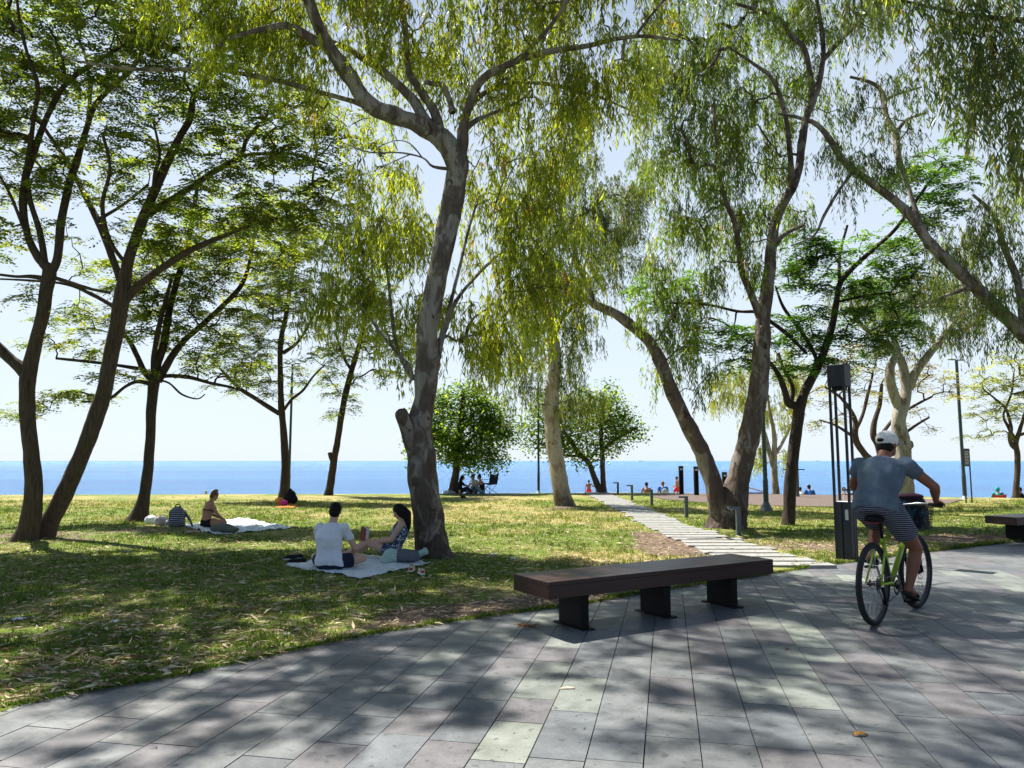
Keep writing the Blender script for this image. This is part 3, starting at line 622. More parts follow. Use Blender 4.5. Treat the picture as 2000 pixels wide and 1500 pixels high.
# the V-shaped eucalyptus on the right
tree('eucalyptus_tree', 'eucalyptus forked low into a V with dark peeling bark, drooping leaves', 16.4, [
 [(1420, 1034, 36), (1422, 1010, 33), (1428, 985, 31), (1438, 955, 24), (1446, 920, 21), (1457, 880, 20), (1469, 830, 20), (1478, 780, 19), (1484, 730, 18), (1488, 680, 16), (1491, 620, 14), (1497, 570, 13), (1503, 525, 12), (1507, 480, 11), (1512, 445, 10), (1524, 408, 9), (1545, 371, 9), (1559, 332, 8), (1566, 280, 8), (1576, 227, 7), (1588, 195, 7), (1600, 160, 6), (1608, 110, 5), (1605, 60, 5), (1597, 10, 4), (1590, -60, 3)],
 ([(1412, 1010, 26), (1402, 975, 20), (1392, 940, 17), (1374, 890, 16), (1352, 845, 15), (1328, 800, 14), (1308, 755, 13), (1292, 710, 12), (1270, 670, 11), (1235, 637, 10), (1200, 612, 9), (1165, 597, 8), (1150, 588, 6), (1120, 577, 5), (1092, 570, 4)], -0.1),
 ([(1160, 595, 6), (1152, 570, 6), (1135, 530, 5), (1120, 480, 4), (1130, 420, 3)], 0.2),
 ([(1484, 619, 8), (1468, 577, 7), (1450, 535, 6.5), (1445, 500, 6), (1436, 437, 5), (1415, 385, 4), (1400, 300, 3), (1395, 200, 2.5)], -0.3),
 ([(1545, 371, 7), (1545, 330, 6), (1541, 280, 5), (1534, 227, 4.5), (1510, 157, 4), (1468, 122, 3), (1420, 90, 2)], -0.3),
 ([(1588, 190, 6), (1573, 101, 5), (1545, 70, 5), (1524, 38, 4), (1482, 21, 4), (1436, 7, 3)], -0.2),
 ([(1606, 120, 5), (1640, 80, 5), (1680, 40, 4), (1720, -10, 3)], 0.2),
 ([(1503, 500, 5), (1530, 460, 4), (1570, 440, 3)], 0.1),
 ([(1308, 760, 4), (1290, 730, 3), (1275, 700, 2.5)], -0.3),
], [(1300, 60, 90, 90, 0), (1400, 70, 90, 90, -.3), (1500, 50, 80, 80, .2), (1600, 50, 80, 70, 0), (1690, 30, 60, 50, 0), (1270, 180, 60, 70, .2), (1340, 200, 80, 90, -.4), (1430, 200, 80, 80, 0), (1520, 180, 70, 70, .3), (1600, 150, 50, 50, .1), (1290, 310, 50, 60, 0), (1370, 330, 80, 80, -.4), (1450, 320, 70, 80, 0), (1530, 300, 50, 60, .3, .8), (1340, 440, 60, 70, -.3), (1420, 460, 70, 70, -.1), (1480, 420, 50, 50, .2), (1560, 390, 45, 45, .3, .7), (1300, 540, 45, 50, -.3), (1370, 560, 50, 50, -.2, .8), (1250, 610, 40, 35, -.4, .8), (1300, 650, 40, 35, -.3), (1350, 680, 40, 40, -.3), (1290, 720, 26, 20, -.3, .7), (1370, 740, 30, 25, -.3, .7), (1330, 600, 50, 50, .2, .8), (1640, 230, 40, 40, .3, .5), (1470, 540, 30, 30, 0, .5),
   (1350, -80, 130, 80, 0, .8), (1550, -100, 140, 90, 0, .8), (1700, -90, 90, 70, 0, .7), (1450, -240, 170, 90, 0, .6)],
 B_eucd, 'euc', 'euc_mid', 5, 0.95, 6, 16, 1.05, 'tall eucalyptus trees on the lawn', flare=0.2, rough=0.18, twig=1.2, lumps=[(1368, 872, 9, -.1), (1462, 880, 12, -.12), (1432, 985, 15, -.2), (1490, 640, 9, -.1)])

# second eucalyptus by the path start
tree('eucalyptus_tree', 'pale eucalyptus with a curving trunk left of the stepping path', 24.2, [
 [(1102, 990, 20), (1096, 960, 17), (1090, 920, 16), (1083, 880, 15), (1079, 840, 15), (1077, 800, 14.5), (1079, 760, 13.5), (1083, 720, 12.5), (1083, 680, 12), (1078, 645, 11), (1068, 615, 9), (1058, 590, 7), (1050, 550, 5), (1045, 500, 4), (1060, 430, 4), (1080, 360, 3), (1095, 300, 3)],
 ([(1082, 660, 6), (1095, 625, 5), (1110, 605, 5), (1130, 592, 4), (1160, 575, 3)], 0.1),
 ([(1047, 520, 4), (1090, 470, 4), (1140, 420, 3.5), (1190, 380, 3)], 0.1),
 ([(1076, 810, 10), (1066, 800, 8), (1062, 790, 5)], -0.2),
], [(1045, 560, 50, 50), (1030, 640, 50, 55), (1000, 700, 35, 40), (1060, 490, 60, 60), (1120, 560, 50, 45), (1135, 640, 38, 55), (1120, 710, 40, 50), (1150, 780, 30, 25, 0, .8), (1060, 740, 40, 50, .5, .8), (1010, 770, 22, 30, 0, .8), (1110, 790, 45, 40, .4), (1200, 400, 70, 60, .5), (1150, 450, 60, 60, .3), (1220, 480, 60, 50, .4), (1180, 540, 40, 35, 0, .8), (1120, 260, 60, 60, 0, .8), (1100, 330, 60, 50), (1150, 220, 40, 50, 0, .6), (1240, 360, 50, 50, .5), (1080, 400, 60, 60)],
 B_euc2, 'euc', 'euc_gray', 8, 0.95, 6, 16, 1.1, 'tall eucalyptus trees on the lawn', flare=0.12)

# pale eucalyptus behind the cyclist
tree('eucalyptus_tree', 'smooth white barked eucalyptus with twin limbs behind the cyclist', 20.5, [
 [(1768, 1000, 19), (1766, 960, 17), (1765, 920, 16), (1763, 880, 15), (1758, 845, 14), (1755, 820, 13), (1762, 790, 13), (1770, 765, 10), (1768, 740, 9), (1762, 710, 8), (1748, 685, 7), (1728, 670, 6), (1700, 650, 5), (1670, 620, 4), (1660, 580, 3)],
 ([(1758, 800, 10), (1746, 770, 9), (1738, 740, 9), (1740, 715, 8), (1750, 695, 7), (1752, 680, 6), (1740, 650, 4)], -0.1),
 ([(1774, 760, 9), (1790, 725, 8), (1812, 695, 7), (1838, 665, 6.5), (1855, 640, 6), (1880, 600, 5), (1900, 540, 4)], -0.15),
 ([(1765, 885, 9), (1775, 870, 8), (1781, 868, 7)], -0.2),
 ([(1855, 650, 4), (1890, 640, 3), (1930, 615, 2)], -0.2),
], [(1700, 620, 50, 40), (1770, 600, 50, 45), (1830, 580, 60, 45), (1780, 650, 40, 30, -.3), (1880, 600, 45, 40), (1920, 610, 40, 35), (1660, 590, 40, 40), (1740, 550, 60, 40), (1860, 530, 60, 40), (1700, 560, 40, 40, .2), (1860, 650, 30, 20, -.2, .7)],
 B_euc2, 'euc', 'euc_gray', 9, 0.8, 6, 15, 1.0, 'tall eucalyptus trees on the lawn', flare=0.1)

# eucalyptus entering from the right
tree('eucalyptus_tree', 'eucalyptus leaning in from the right edge with one long pale diagonal limb', 15.5, [
 [(2330, 1075, 40), (2310, 1000, 30), (2270, 900, 26), (2200, 810, 22), (2120, 745, 19), (2050, 695, 17), (2000, 652, 15), (1950, 605, 13), (1900, 555, 12), (1867, 525, 11), (1830, 490, 10), (1804, 460, 9.5), (1783, 427, 9), (1751, 395, 8.5), (1702, 357, 8), (1665, 330, 7), (1640, 305, 6.5), (1622, 275, 6), (1595, 243, 5), (1560, 230, 3.5), (1520, 222, 2)],
 ([(1830, 490, 6), (1800, 440, 5), (1775, 370, 5), (1755, 310, 7), (1748, 262, 7), (1730, 225, 6), (1722, 180, 5), (1700, 161, 4), (1660, 150, 3)], 0.4),
 ([(1748, 262, 5), (1770, 235, 4), (1810, 220, 3)], 0.2),
 ([(1724, 200, 4), (1750, 185, 3), (1800, 170, 2)], 0.2),
 ([(2000, 655, 8), (1990, 560, 7), (1960, 480, 6), (1940, 420, 5), (1900, 380, 3)], 0.2),
 ([(1790, 600, 3), (1840, 580, 3), (1900, 560, 4)], 0),
 ([(1670, 330, 4), (1640, 370, 3), (1610, 420, 3), (1590, 460, 2), (1545, 480, 1.5)], -0.2),
], [(1700, 200, 50, 50, .3, .8), (1750, 150, 50, 45, .3, .8), (1680, 290, 50, 40, .2, .7), (1780, 220, 50, 45, .3, .7), (1770, 310, 50, 40, .3, .6), (1720, 340, 40, 35, .1, .6), (1850, 460, 60, 50, .2), (1900, 510, 60, 50), (1960, 450, 60, 60), (1980, 550, 50, 50), (1910, 590, 50, 40), (1960, 640, 40, 30), (1830, 550, 45, 40, 0, .8), (1930, 380, 50, 45), (1990, 390, 40, 40), (1610, 300, 35, 30, 0, .6), (1880, 640, 40, 25, 0, .7), (1650, 350, 40, 30, 0, .5), (2040, 500, 60, 80), (2080, 620, 60, 50)],
 B_euc, 'euc', 'euc_gray', 10, 0.62, 7, 15, 1.0, 'tall eucalyptus trees on the lawn', flare=0.1)

# near canopy at the top right
tree('eucalyptus_tree', 'nearest eucalyptus, only its dark grey green boughs with tan buds at the top right corner', 9.0, [
 [(2600, 1260, 40), (2560, 1000, 32), (2500, 700, 28), (2420, 400, 24), (2320, 200, 20), (2200, 90, 15), (2080, 50, 10), (2000, 40, 6), (1900, 30, 4), (1800, 10, 3), (1720, -10, 2)],
 ([(2200, 90, 8), (2100, 130, 7), (2000, 180, 5), (1930, 210, 3), (1880, 200, 2)], 0.2),
 ([(2280, 160, 8), (2150, 250, 6), (2050, 290, 4), (1990, 300, 3)], 0.3),
 ([(2100, 55, 6), (2020, -20, 5), (1900, -60, 4), (1780, -90, 3)], -0.1),
], [(1770, 5, 60, 40), (1850, 20, 60, 45), (1940, 30, 70, 50), (1870, 90, 45, 40), (1950, 110, 60, 55), (1900, 190, 50, 45), (1970, 210, 50, 55), (1980, 290, 35, 35), (1860, 140, 35, 30), (1990, 60, 60, 60), (1700, -20, 50, 35), (1860, -80, 120, 50, 0, .7), (2060, 150, 60, 120), (2030, -60, 100, 60, 0, .7)],
 B_eucd, 'euc', 'euc_gray', 12, 1.5, 6, 14, 1.05, 'tall eucalyptus trees on the lawn')

# far eucalyptus with several stems
tree('eucalyptus_tree', 'slim yellowish eucalyptus of several stems beyond the gravel', 34.2, [
 [(1516, 965, 7.5), (1513, 930, 6), (1512, 900, 5.5), (1513, 870, 5), (1511, 840, 4), (1505, 810, 3), (1500, 780, 2.5)],
 ([(1510, 910, 5), (1502, 880, 4.5), (1494, 850, 4), (1480, 820, 3), (1455, 800, 2)], 0),
 ([(1516, 885, 4), (1528, 865, 3), (1540, 840, 3), (1550, 820, 2)], 0),
], [(1440, 760, 40, 30), (1410, 780, 25, 25, 0, .7), (1480, 790, 35, 30), (1520, 800, 35, 30), (1460, 720, 40, 30), (1540, 770, 30, 30), (1495, 870, 12, 18, 0, .8), (1535, 880, 9, 12, 0, .8), (1400, 740, 30, 25, 0, .7), (1530, 720, 40, 40), (1480, 830, 25, 20, 0, .8), (1485, 900, 8, 10, 0, .7)],
 B_euc2, 'euc', 'euc_yel', 14, 0.65, 6, 14, 1.25, None, flare=0)

TL = 'feathery dark trunked shade trees on the lawn'
tree('shade_tree', 'leftmost brown trunk forking twice, leaning beside its twin at the lawn edge', 13.4, [
 [(46, 1064, 24), (55, 1030, 19), (64, 985, 17), (66, 930, 15), (60, 880, 14), (55, 830, 13.5), (53, 780, 14), (55, 740, 15), (60, 710, 14), (70, 670, 12), (82, 620, 12), (90, 570, 12), (97, 530, 12), (85, 515, 9), (73, 500, 8), (56, 465, 7), (45, 410, 7), (49, 350, 7), (64, 305, 6.5), (80, 258, 6), (98, 215, 5.5), (128, 165, 5), (175, 128, 4), (240, 90, 3)],
 ([(55, 735, 13), (40, 718, 12), (20, 702, 10), (0, 682, 10), (-40, 640, 9), (-90, 560, 7), (-120, 450, 5)], -0.2),
 ([(97, 535, 9), (112, 505, 8), (119, 437, 8), (134, 365, 7.5), (150, 315, 7), (168, 255, 6), (182, 212, 5.5), (210, 178, 5), (252, 140, 5), (280, 98, 4), (303, 55, 3), (312, 0, 3)], 0.2),
 ([(90, 525, 6), (78, 455, 6), (60, 395, 5), (52, 350, 5)], 0),
 ([(49, 350, 5), (58, 290, 5), (66, 230, 4), (74, 170, 4), (55, 110, 3), (40, 50, 3), (30, -30, 2)], -0.3),
 ([(168, 255, 4), (176, 190, 4), (170, 120, 3), (150, 60, 3), (150, -20, 2)], 0.2),
 ([(96, 545, 5), (60, 540, 4), (30, 540, 3), (-10, 535, 2.5)], -0.2),
 ([(98, 540, 4), (140, 553, 4), (180, 565, 3), (215, 572, 3)], -0.2),
 ([(55, 470, 3), (20, 380, 3), (-10, 330, 2)], -0.2),
], [(40, 40, 90, 60), (160, 40, 90, 60), (270, 50, 80, 60), (30, 150, 80, 60), (130, 140, 80, 60), (240, 150, 80, 60), (20, 260, 80, 60), (120, 270, 70, 50, 0, .6), (200, 260, 70, 50, 0, .7), (10, 360, 60, 50), (80, 380, 50, 40, 0, .5), (10, 470, 40, 30, 0, .6), (-40, 200, 80, 100), (-50, 420, 70, 80), (100, -60, 140, 60), (260, -60, 120, 60), (160, -170, 200, 80, 0, .7), (-60, -50, 90, 90), (60, 580, 25, 14, 0, .8), (150, 600, 35, 16, 0, .6), (50, 450, 40, 30, 0, .6), (150, -260, 200, 110, -4, 1), (-60, -160, 190, 110, -3.5, 1), (-150, 60, 120, 120, -3, .8), (350, -320, 190, 100, -3.5, .8)],
 B_brown, 'pin', 'pin', 21, 1.15, 8, 16, 0.95, TL, flat=0.8)
tree('shade_tree', 'brown tree leaning right beside its twin, a broad forked crown above', 13.8, [
 [(82, 1056, 20), (100, 1015, 17), (125, 965, 16), (148, 915, 15.5), (170, 865, 15), (188, 815, 15), (203, 765, 14.5), (215, 710, 14), (224, 660, 14), (234, 610, 15), (240, 570, 15), (248, 520, 11), (262, 475, 10), (280, 425, 10), (297, 385, 9), (314, 345, 8.5), (332, 305, 8), (352, 265, 7), (371, 232, 7), (378, 190, 6), (395, 160, 5), (415, 130, 4), (430, 70, 3)],
 ([(240, 560, 8), (222, 510, 7), (205, 465, 7), (190, 430, 6.5), (168, 385, 6), (130, 315, 5), (90, 255, 4), (60, 210, 3)], 0.2),
 ([(248, 585, 8), (268, 560, 8), (300, 535, 7.5), (340, 508, 7), (378, 486, 6), (434, 462, 5), (490, 440, 3)], -0.1),
 ([(290, 420, 7), (310, 405, 7), (350, 381, 6.5), (385, 358, 6), (416, 336, 6), (469, 304, 5), (480, 276, 4.5), (500, 250, 4), (518, 231, 3.5), (530, 200, 3)], 0.25),
 ([(469, 304, 4), (520, 300, 3.5), (580, 302, 3), (640, 320, 2)], 0.1),
 ([(378, 190, 3), (360, 150, 3), (372, 110, 2), (350, 50, 2)], 0.2),
 ([(190, 430, 4), (240, 400, 3), (290, 360, 3)], 0.3),
 ([(225, 600, 4), (180, 575, 4), (130, 555, 3), (60, 548, 2.5), (0, 545, 2)], -0.1),
 ([(250, 520, 4), (215, 470, 4), (200, 400, 4), (215, 330, 3), (200, 260, 3)], -0.3),
 ([(300, 380, 4), (303, 340, 4), (312, 300, 3), (300, 240, 2)], -0.3),
], [(330, 60, 90, 60, 0, .9), (430, 130, 80, 60), (300, 170, 80, 60, 0, .8), (500, 200, 80, 50), (400, 240, 80, 50), (290, 280, 70, 50, 0, .8), (550, 280, 80, 50), (460, 330, 80, 45), (600, 340, 70, 40), (360, 370, 60, 45, 0, .9), (520, 400, 90, 45), (420, 430, 80, 45), (190, 330, 60, 50, 0, .7), (130, 350, 50, 40, 0, .5), (640, 260, 50, 40, 0, .8), (260, 380, 50, 35, 0, .6), (190, 480, 60, 35, 0, .7), (330, 460, 60, 35), (590, 420, 60, 40), (500, 470, 70, 35), (620, 200, 60, 40, 0, .9), (650, 330, 50, 40, 0, .8), (710, 290, 45, 28, 0, .7), (770, 335, 45, 26, 0, .6), (680, 400, 45, 35, 0, .7), (560, 210, 50, 40, 0, .7), (640, 430, 50, 35, 0, .8), (380, -60, 130, 60, 0, .8), (520, 90, 60, 50, 0, .6), (300, 490, 50, 30, 0, .7)],
 B_brown, 'pin', 'pin', 22, 1.1, 8, 16, 0.95, TL, flat=0.8)
tree('shade_tree', 'dark trunked tree right of the leaning twins, flared foot beside white bags', 17.5, [
 [(267, 1026, 20), (273, 1005, 15), (281, 970, 11), (289, 920, 10), (293, 870, 9), (295, 820, 9), (297, 780, 9.5), (301, 745, 10), (306, 715, 8), (318, 680, 7.5), (325, 640, 7), (332, 600, 6.5), (345, 550, 6), (360, 500, 5.5), (372, 450, 5), (380, 400, 4), (390, 340, 3)],
 ([(299, 740, 7), (282, 726, 6), (270, 700, 5.5), (255, 670, 5), (240, 650, 4)], 0.2),
 ([(308, 745, 8), (322, 720, 7.5), (336, 696, 7), (360, 665, 6), (385, 643, 5.5), (434, 598, 5), (472, 556, 4.5), (490, 500, 3), (500, 440, 2)], 0.15),
 ([(300, 735, 5), (300, 700, 5), (308, 650, 5), (320, 600, 4), (335, 545, 3)], -0.3),
 ([(306, 738, 4), (330, 734, 4), (370, 737, 4), (410, 748, 3), (450, 756, 2.5), (465, 762, 1.5)], -0.2),
 ([(298, 752, 4), (270, 745, 4), (245, 755, 3), (220, 775, 3), (200, 782, 2.5), (160, 785, 2)], -0.2),
 ([(306, 742, 2.5), (330, 748, 2), (355, 770, 2), (385, 779, 1.5), (400, 770, 1)], -0.3),
 ([(270, 720, 4), (220, 712, 3), (160, 705, 3), (110, 700, 2.5)], -0.1),
], [(45, 812, 16, 10, -.3, 1.6), (80, 790, 24, 10, -.3, 1.4), (110, 770, 24, 12, -.2, 1.4), (150, 765, 24, 12, -.1, 1.4), (190, 770, 28, 14, 0, 1.3), (100, 672, 34, 14, 0, 1.3), (160, 678, 34, 16, 0, 1.3), (210, 640, 40, 22, 0, 1.2), (140, 620, 45, 16, 0, 1.2), (250, 590, 60, 35), (200, 735, 30, 18), (300, 640, 55, 35), (360, 600, 60, 40), (320, 550, 60, 40), (420, 560, 60, 40), (400, 500, 70, 40), (470, 500, 70, 45), (300, 490, 60, 40), (360, 440, 70, 40), (460, 430, 80, 40), (540, 460, 60, 40), (380, 690, 40, 22), (430, 660, 50, 25), (420, 720, 45, 20, 0, .9), (470, 700, 40, 22), (350, 650, 40, 25), (530, 540, 50, 40), (280, 730, 20, 10, 0, .5), (260, 540, 50, 30), (560, 400, 60, 40), (480, 620, 40, 30)],
 B_dark, 'pin', 'pin', 23, 0.85, 10, 16, 1.05, TL, flat=0.7)
tree('shade_tree', 'slender straight tree beside the green lamp post, black bag at its foot', 27.2, [
 [(552, 980, 10), (555, 955, 8.5), (557, 920, 7.5), (556, 880, 7), (553, 830, 6.5), (549, 790, 6), (548, 750, 5.5), (547, 700, 5), (549, 660, 5), (558, 620, 4.5), (565, 570, 4), (575, 510, 3), (580, 450, 2.5)],
 ([(545, 808, 4.5), (520, 792, 4.5), (495, 776, 4), (470, 760, 4), (450, 742, 3), (430, 720, 2)], 0.1),
 ([(555, 800, 3), (570, 780, 3), (592, 762, 2.5), (612, 735, 2), (635, 712, 1.5)], -0.1),
 ([(552, 690, 4), (580, 670, 3), (600, 640, 2.5), (620, 600, 2)], 0.1),
], [(440, 740, 35, 18), (480, 720, 40, 20), (420, 700, 35, 20), (500, 680, 40, 25), (450, 660, 40, 25), (530, 640, 40, 25), (500, 600, 50, 30), (560, 580, 50, 35), (600, 540, 45, 35), (590, 620, 40, 25), (600, 720, 26, 14), (580, 740, 22, 12, 0, .8), (620, 690, 22, 14, 0, .8), (520, 540, 45, 35), (510, 750, 30, 14, 0, .9), (620, 460, 50, 40), (560, 480, 50, 40), (640, 580, 35, 30), (540, 770, 20, 10, 0, .6)],
 B_dark, 'pin', 'pin', 24, 0.8, 8, 16, 1.25, TL, flat=0.7, flare=0.1)
tree('shade_tree', 'slim right leaning tree with a broken stub, farthest left of the big eucalyptus', 31.0, [
 [(640, 971, 9), (645, 950, 7.5), (649, 920, 7), (655, 885, 6.5), (661, 850, 6), (667, 810, 6), (675, 770, 6), (685, 730, 5.5), (694, 700, 5), (705, 660, 4.5), (715, 610, 4), (720, 560, 3)],
 ([(651, 905, 4), (646, 893, 4), (644, 884, 4)], -0.1),
 ([(688, 725, 3), (675, 705, 3), (665, 680, 2.5), (655, 650, 2)], 0),
], [(655, 740, 20, 14), (665, 775, 20, 12), (658, 805, 18, 10, 0, .8), (650, 700, 30, 20), (700, 680, 30, 22), (690, 740, 18, 12, 0, .7), (720, 640, 35, 25), (670, 650, 30, 22), (690, 600, 40, 25), (740, 590, 35, 25), (640, 620, 25, 20), (730, 550, 45, 30), (780, 700, 40, 25), (800, 660, 35, 30), (755, 735, 25, 12), (685, 790, 12, 8, 0, .7)],
 B_dark, 'pin', 'pin', 25, 0.8, 8, 16, 1.35, TL, flat=0.7, flare=0.1)
tree('shade_tree', 'dark forked tree between the V eucalyptus and the steel light column', 17.05, [
 [(1539, 1028, 13), (1541, 1000, 12), (1543, 960, 11.5), (1547, 910, 11), (1553, 860, 10.5), (1559, 820, 10.5), (1562, 795, 11), (1572, 765, 9), (1588, 735, 8.5), (1602, 705, 8), (1615, 670, 7), (1627, 630, 6.5), (1634, 590, 6), (1640, 555, 5.5), (1664, 525, 5), (1710, 483, 4), (1751, 445, 3.5), (1804, 371, 3), (1839, 325, 2)],
 ([(1557, 792, 8), (1540, 788, 7), (1533, 765, 6), (1522, 735, 5), (1505, 710, 4), (1480, 690, 3)], -0.1),
 ([(1545, 785, 5), (1548, 755, 4), (1530, 720, 3), (1520, 690, 3)], 0.2),
 ([(1575, 690, 3), (1540, 655, 4), (1505, 628, 4), (1480, 610, 3.5), (1440, 608, 3), (1380, 595, 2.5), (1310, 592, 2)], -0.2),
 ([(1600, 715, 4), (1585, 680, 4), (1560, 640, 4), (1530, 600, 3), (1515, 560, 2)], 0.2),
 ([(1640, 560, 4), (1640, 500, 3), (1655, 440, 2.5)], 0.2),
 ([(1634, 590, 3), (1680, 580, 3), (1740, 570, 2)], -0.1),
], [(1280, 560, 40, 24), (1250, 590, 35, 20), (1310, 600, 35, 18, 0, .8), (1350, 580, 35, 20, 0, .8), (1390, 640, 50, 24), (1430, 665, 45, 22), (1380, 680, 35, 18), (1480, 650, 40, 30), (1440, 700, 40, 18), (1560, 560, 45, 35), (1600, 620, 50, 40), (1560, 660, 45, 35), (1620, 500, 60, 35), (1660, 590, 55, 40), (1700, 520, 60, 40), (1760, 470, 50, 40), (1600, 470, 40, 30), (1800, 400, 50, 35), (1780, 350, 45, 30), (1840, 360, 40, 30), (1860, 300, 45, 28), (1880, 350, 30, 20), (1600, 710, 40, 25), (1640, 680, 50, 30), (1680, 660, 50, 30), (1720, 610, 50, 35), (1540, 720, 40, 25, 0, .8), (1580, 520, 35, 30), (1500, 720, 35, 20, 0, .7), (1760, 540, 50, 35), (1800, 620, 40, 30, 0, .8), (1740, 660, 40, 22, 0, .8), (1350, 540, 25, 14, 0, .7)],
 B_dark, 'pin', 'pin_dk', 26, 0.85, 10, 16, 1.1, TL, flat=0.7, flare=0.1)

# round leafy trees at the edge of the lawn
tree('plane_tree', 'dense round leafy tree with its crown low over three picnickers', 33.0, [
 [(883, 966, 10), (887, 945, 8), (891, 920, 7), (893, 890, 7), (897, 850, 6), (903, 800, 5), (905, 760, 3)],
 ([(893, 890, 5), (915, 865, 4), (940, 840, 3), (965, 820, 2)], 0),
 ([(892, 885, 4), (870, 860, 4), (850, 840, 3), (830, 820, 2)], 0),
 ([(897, 850, 4), (930, 800, 3), (950, 780, 2)], 0.4),
], [(905, 850, 75, 50, 0, .7), (850, 845, 45, 40, 0, .8), (955, 850, 40, 40), (900, 790, 60, 35, 0, .7), (945, 800, 40, 30), (855, 795, 35, 30), (925, 898, 50, 20), (960, 890, 28, 22), (970, 825, 25, 30), (820, 860, 20, 35), (812, 905, 12, 14, 0, .8), (920, 755, 30, 14, 0, .7), (880, 890, 40, 16), (985, 860, 12, 12, 0, .8), (1000, 845, 8, 8, 0, .7)],
 B_brown, 'broad', 'broad', 31, 1.5, 3, 9, 1.0, 'round leafy trees at the lawn edge', flare=0.1)
tree('plane_tree', 'round leafy tree on two stems, one curved, behind the head of the stepping path', 33.4, [
 [(1180, 963, 6.5), (1178, 940, 5), (1177, 910, 5), (1176, 880, 4.5), (1174, 850, 4), (1176, 810, 3), (1180, 770, 2)],
 ([(1176, 962, 7), (1168, 950, 6.5), (1160, 930, 5.5), (1150, 905, 5), (1135, 890, 4.5), (1118, 868, 4), (1100, 840, 3)], -0.1),
 ([(1176, 880, 4), (1200, 860, 3.5), (1225, 845, 3), (1245, 835, 2)], 0),
 ([(1135, 890, 3), (1110, 890, 2.5), (1085, 885, 2)], 0),
], [(1185, 800, 45, 35), (1215, 840, 40, 28), (1165, 850, 45, 40), (1110, 850, 45, 35), (1060, 850, 35, 30), (1190, 765, 25, 18, 0, .8), (1245, 850, 18, 16, 0, .8), (1130, 800, 45, 35), (1150, 890, 25, 14, 0, .7), (1080, 885, 30, 14, 0, .8), (1040, 870, 18, 14, 0, .7), (1130, 905, 18, 8, 0, .7), (1205, 875, 20, 10, 0, .7), (1070, 800, 40, 30), (1025, 830, 18, 18, 0, .7)],
 B_brown, 'broad', 'broad', 32, 1.4, 3, 8, 0.95, 'round leafy trees at the lawn edge', flare=0.1)

# sparse acacias with pods
tree('acacia_tree', 'thin crooked acacia with brown pods, left of the white barked eucalyptus', 23.0, [
 [(1715, 1000, 9), (1712, 960, 8), (1708, 910, 7), (1690, 888, 6.5), (1675, 868, 6), (1670, 850, 6), (1671, 825, 5), (1660, 800, 4), (1640, 775, 3), (1610, 755, 2)],
 ([(1671, 840, 4), (1685, 810, 3.5), (1695, 770, 3), (1705, 730, 2)], 0.1),
 ([(1674, 860, 3), (1655, 845, 3), (1630, 830, 2), (1600, 820, 1.5)], 0),
], [(1600, 780, 28, 16), (1640, 750, 35, 18), (1680, 730, 35, 18), (1620, 810, 25, 12, 0, .7), (1700, 760, 28, 20, 0, .8), (1590, 830, 20, 10, 0, .6), (1660, 700, 40, 20), (1690, 690, 35, 20), (1580, 740, 25, 20, 0, .7)],
 B_brown, 'pin', 'pin_br', 41, 0.8, 8, 12, 1.0, 'sparse acacias with brown pods', flat=0.8, flare=0)
tree('acacia_tree', 'thin acacia of several stems with brown pods, right behind the cyclist cap', 24.0, [
 [(1728, 1000, 8), (1726, 950, 7), (1722, 900, 7), (1715, 870, 6.5), (1706, 850, 6), (1708, 825, 5), (1718, 790, 4), (1722, 750, 3)],
 ([(1712, 862, 4), (1728, 840, 3.5), (1750, 815, 3), (1790, 790, 2.5), (1820, 775, 2)], 0),
 ([(1722, 890, 4), (1750, 860, 3), (1790, 830, 2.5), (1815, 815, 2)], -0.1),
], [(1730, 720, 30, 20, 0, .8), (1720, 770, 25, 18, 0, .6), (1790, 740, 35, 18), (1830, 760, 30, 18), (1810, 800, 30, 14, 0, .8), (1820, 715, 30, 16, 0, .8), (1790, 830, 22, 8, 0, .6), (1850, 740, 18, 14, 0, .6), (1760, 700, 30, 18, 0, .8)],
 B_brown, 'pin', 'pin_br', 42, 0.8, 8, 12, 1.0, 'sparse acacias with brown pods', flat=0.8, flare=0)
tree('acacia_tree', 'small twisted acacia at the right edge beside the red camping chair', 30.0, [
 [(1983, 971, 7), (1985, 950, 5.5), (1987, 920, 5), (1987, 890, 5), (1984, 865, 5), (1990, 845, 4), (1998, 820, 3), (2010, 780, 2.5)],
 ([(1985, 878, 4), (1975, 868, 4), (1972, 850, 3.5), (1975, 835, 3), (1965, 800, 2.5), (1945, 780, 2), (1920, 760, 1.5)], 0),
 ([(1984, 862, 4), (1970, 835, 3), (1960, 810, 2), (1975, 770, 2), (1980, 730, 1.5)], 0.1),
 ([(1990, 850, 3), (2020, 840, 3), (2060, 820, 2)], 0),
], [(1900, 770, 22, 12), (1930, 750, 30, 16), (1910, 730, 25, 14, 0, .8), (1960, 760, 28, 18), (1940, 800, 35, 16, 0, .8), (1990, 740, 35, 25), (1900, 810, 25, 8, 0, .6), (1930, 830, 25, 10, 0, .6), (1960, 850, 18, 8, 0, .6), (1990, 700, 40, 25), (1960, 790, 30, 14, 0, .7), (2000, 800, 30, 25, 0, .8), (2050, 740, 60, 50), (1900, 850, 15, 6, 0, .5)],
 B_brown, 'pin', 'euc_yel', 43, 0.8, 8, 12, 1.2, 'sparse acacias with brown pods', flat=0.8, flare=0.1)
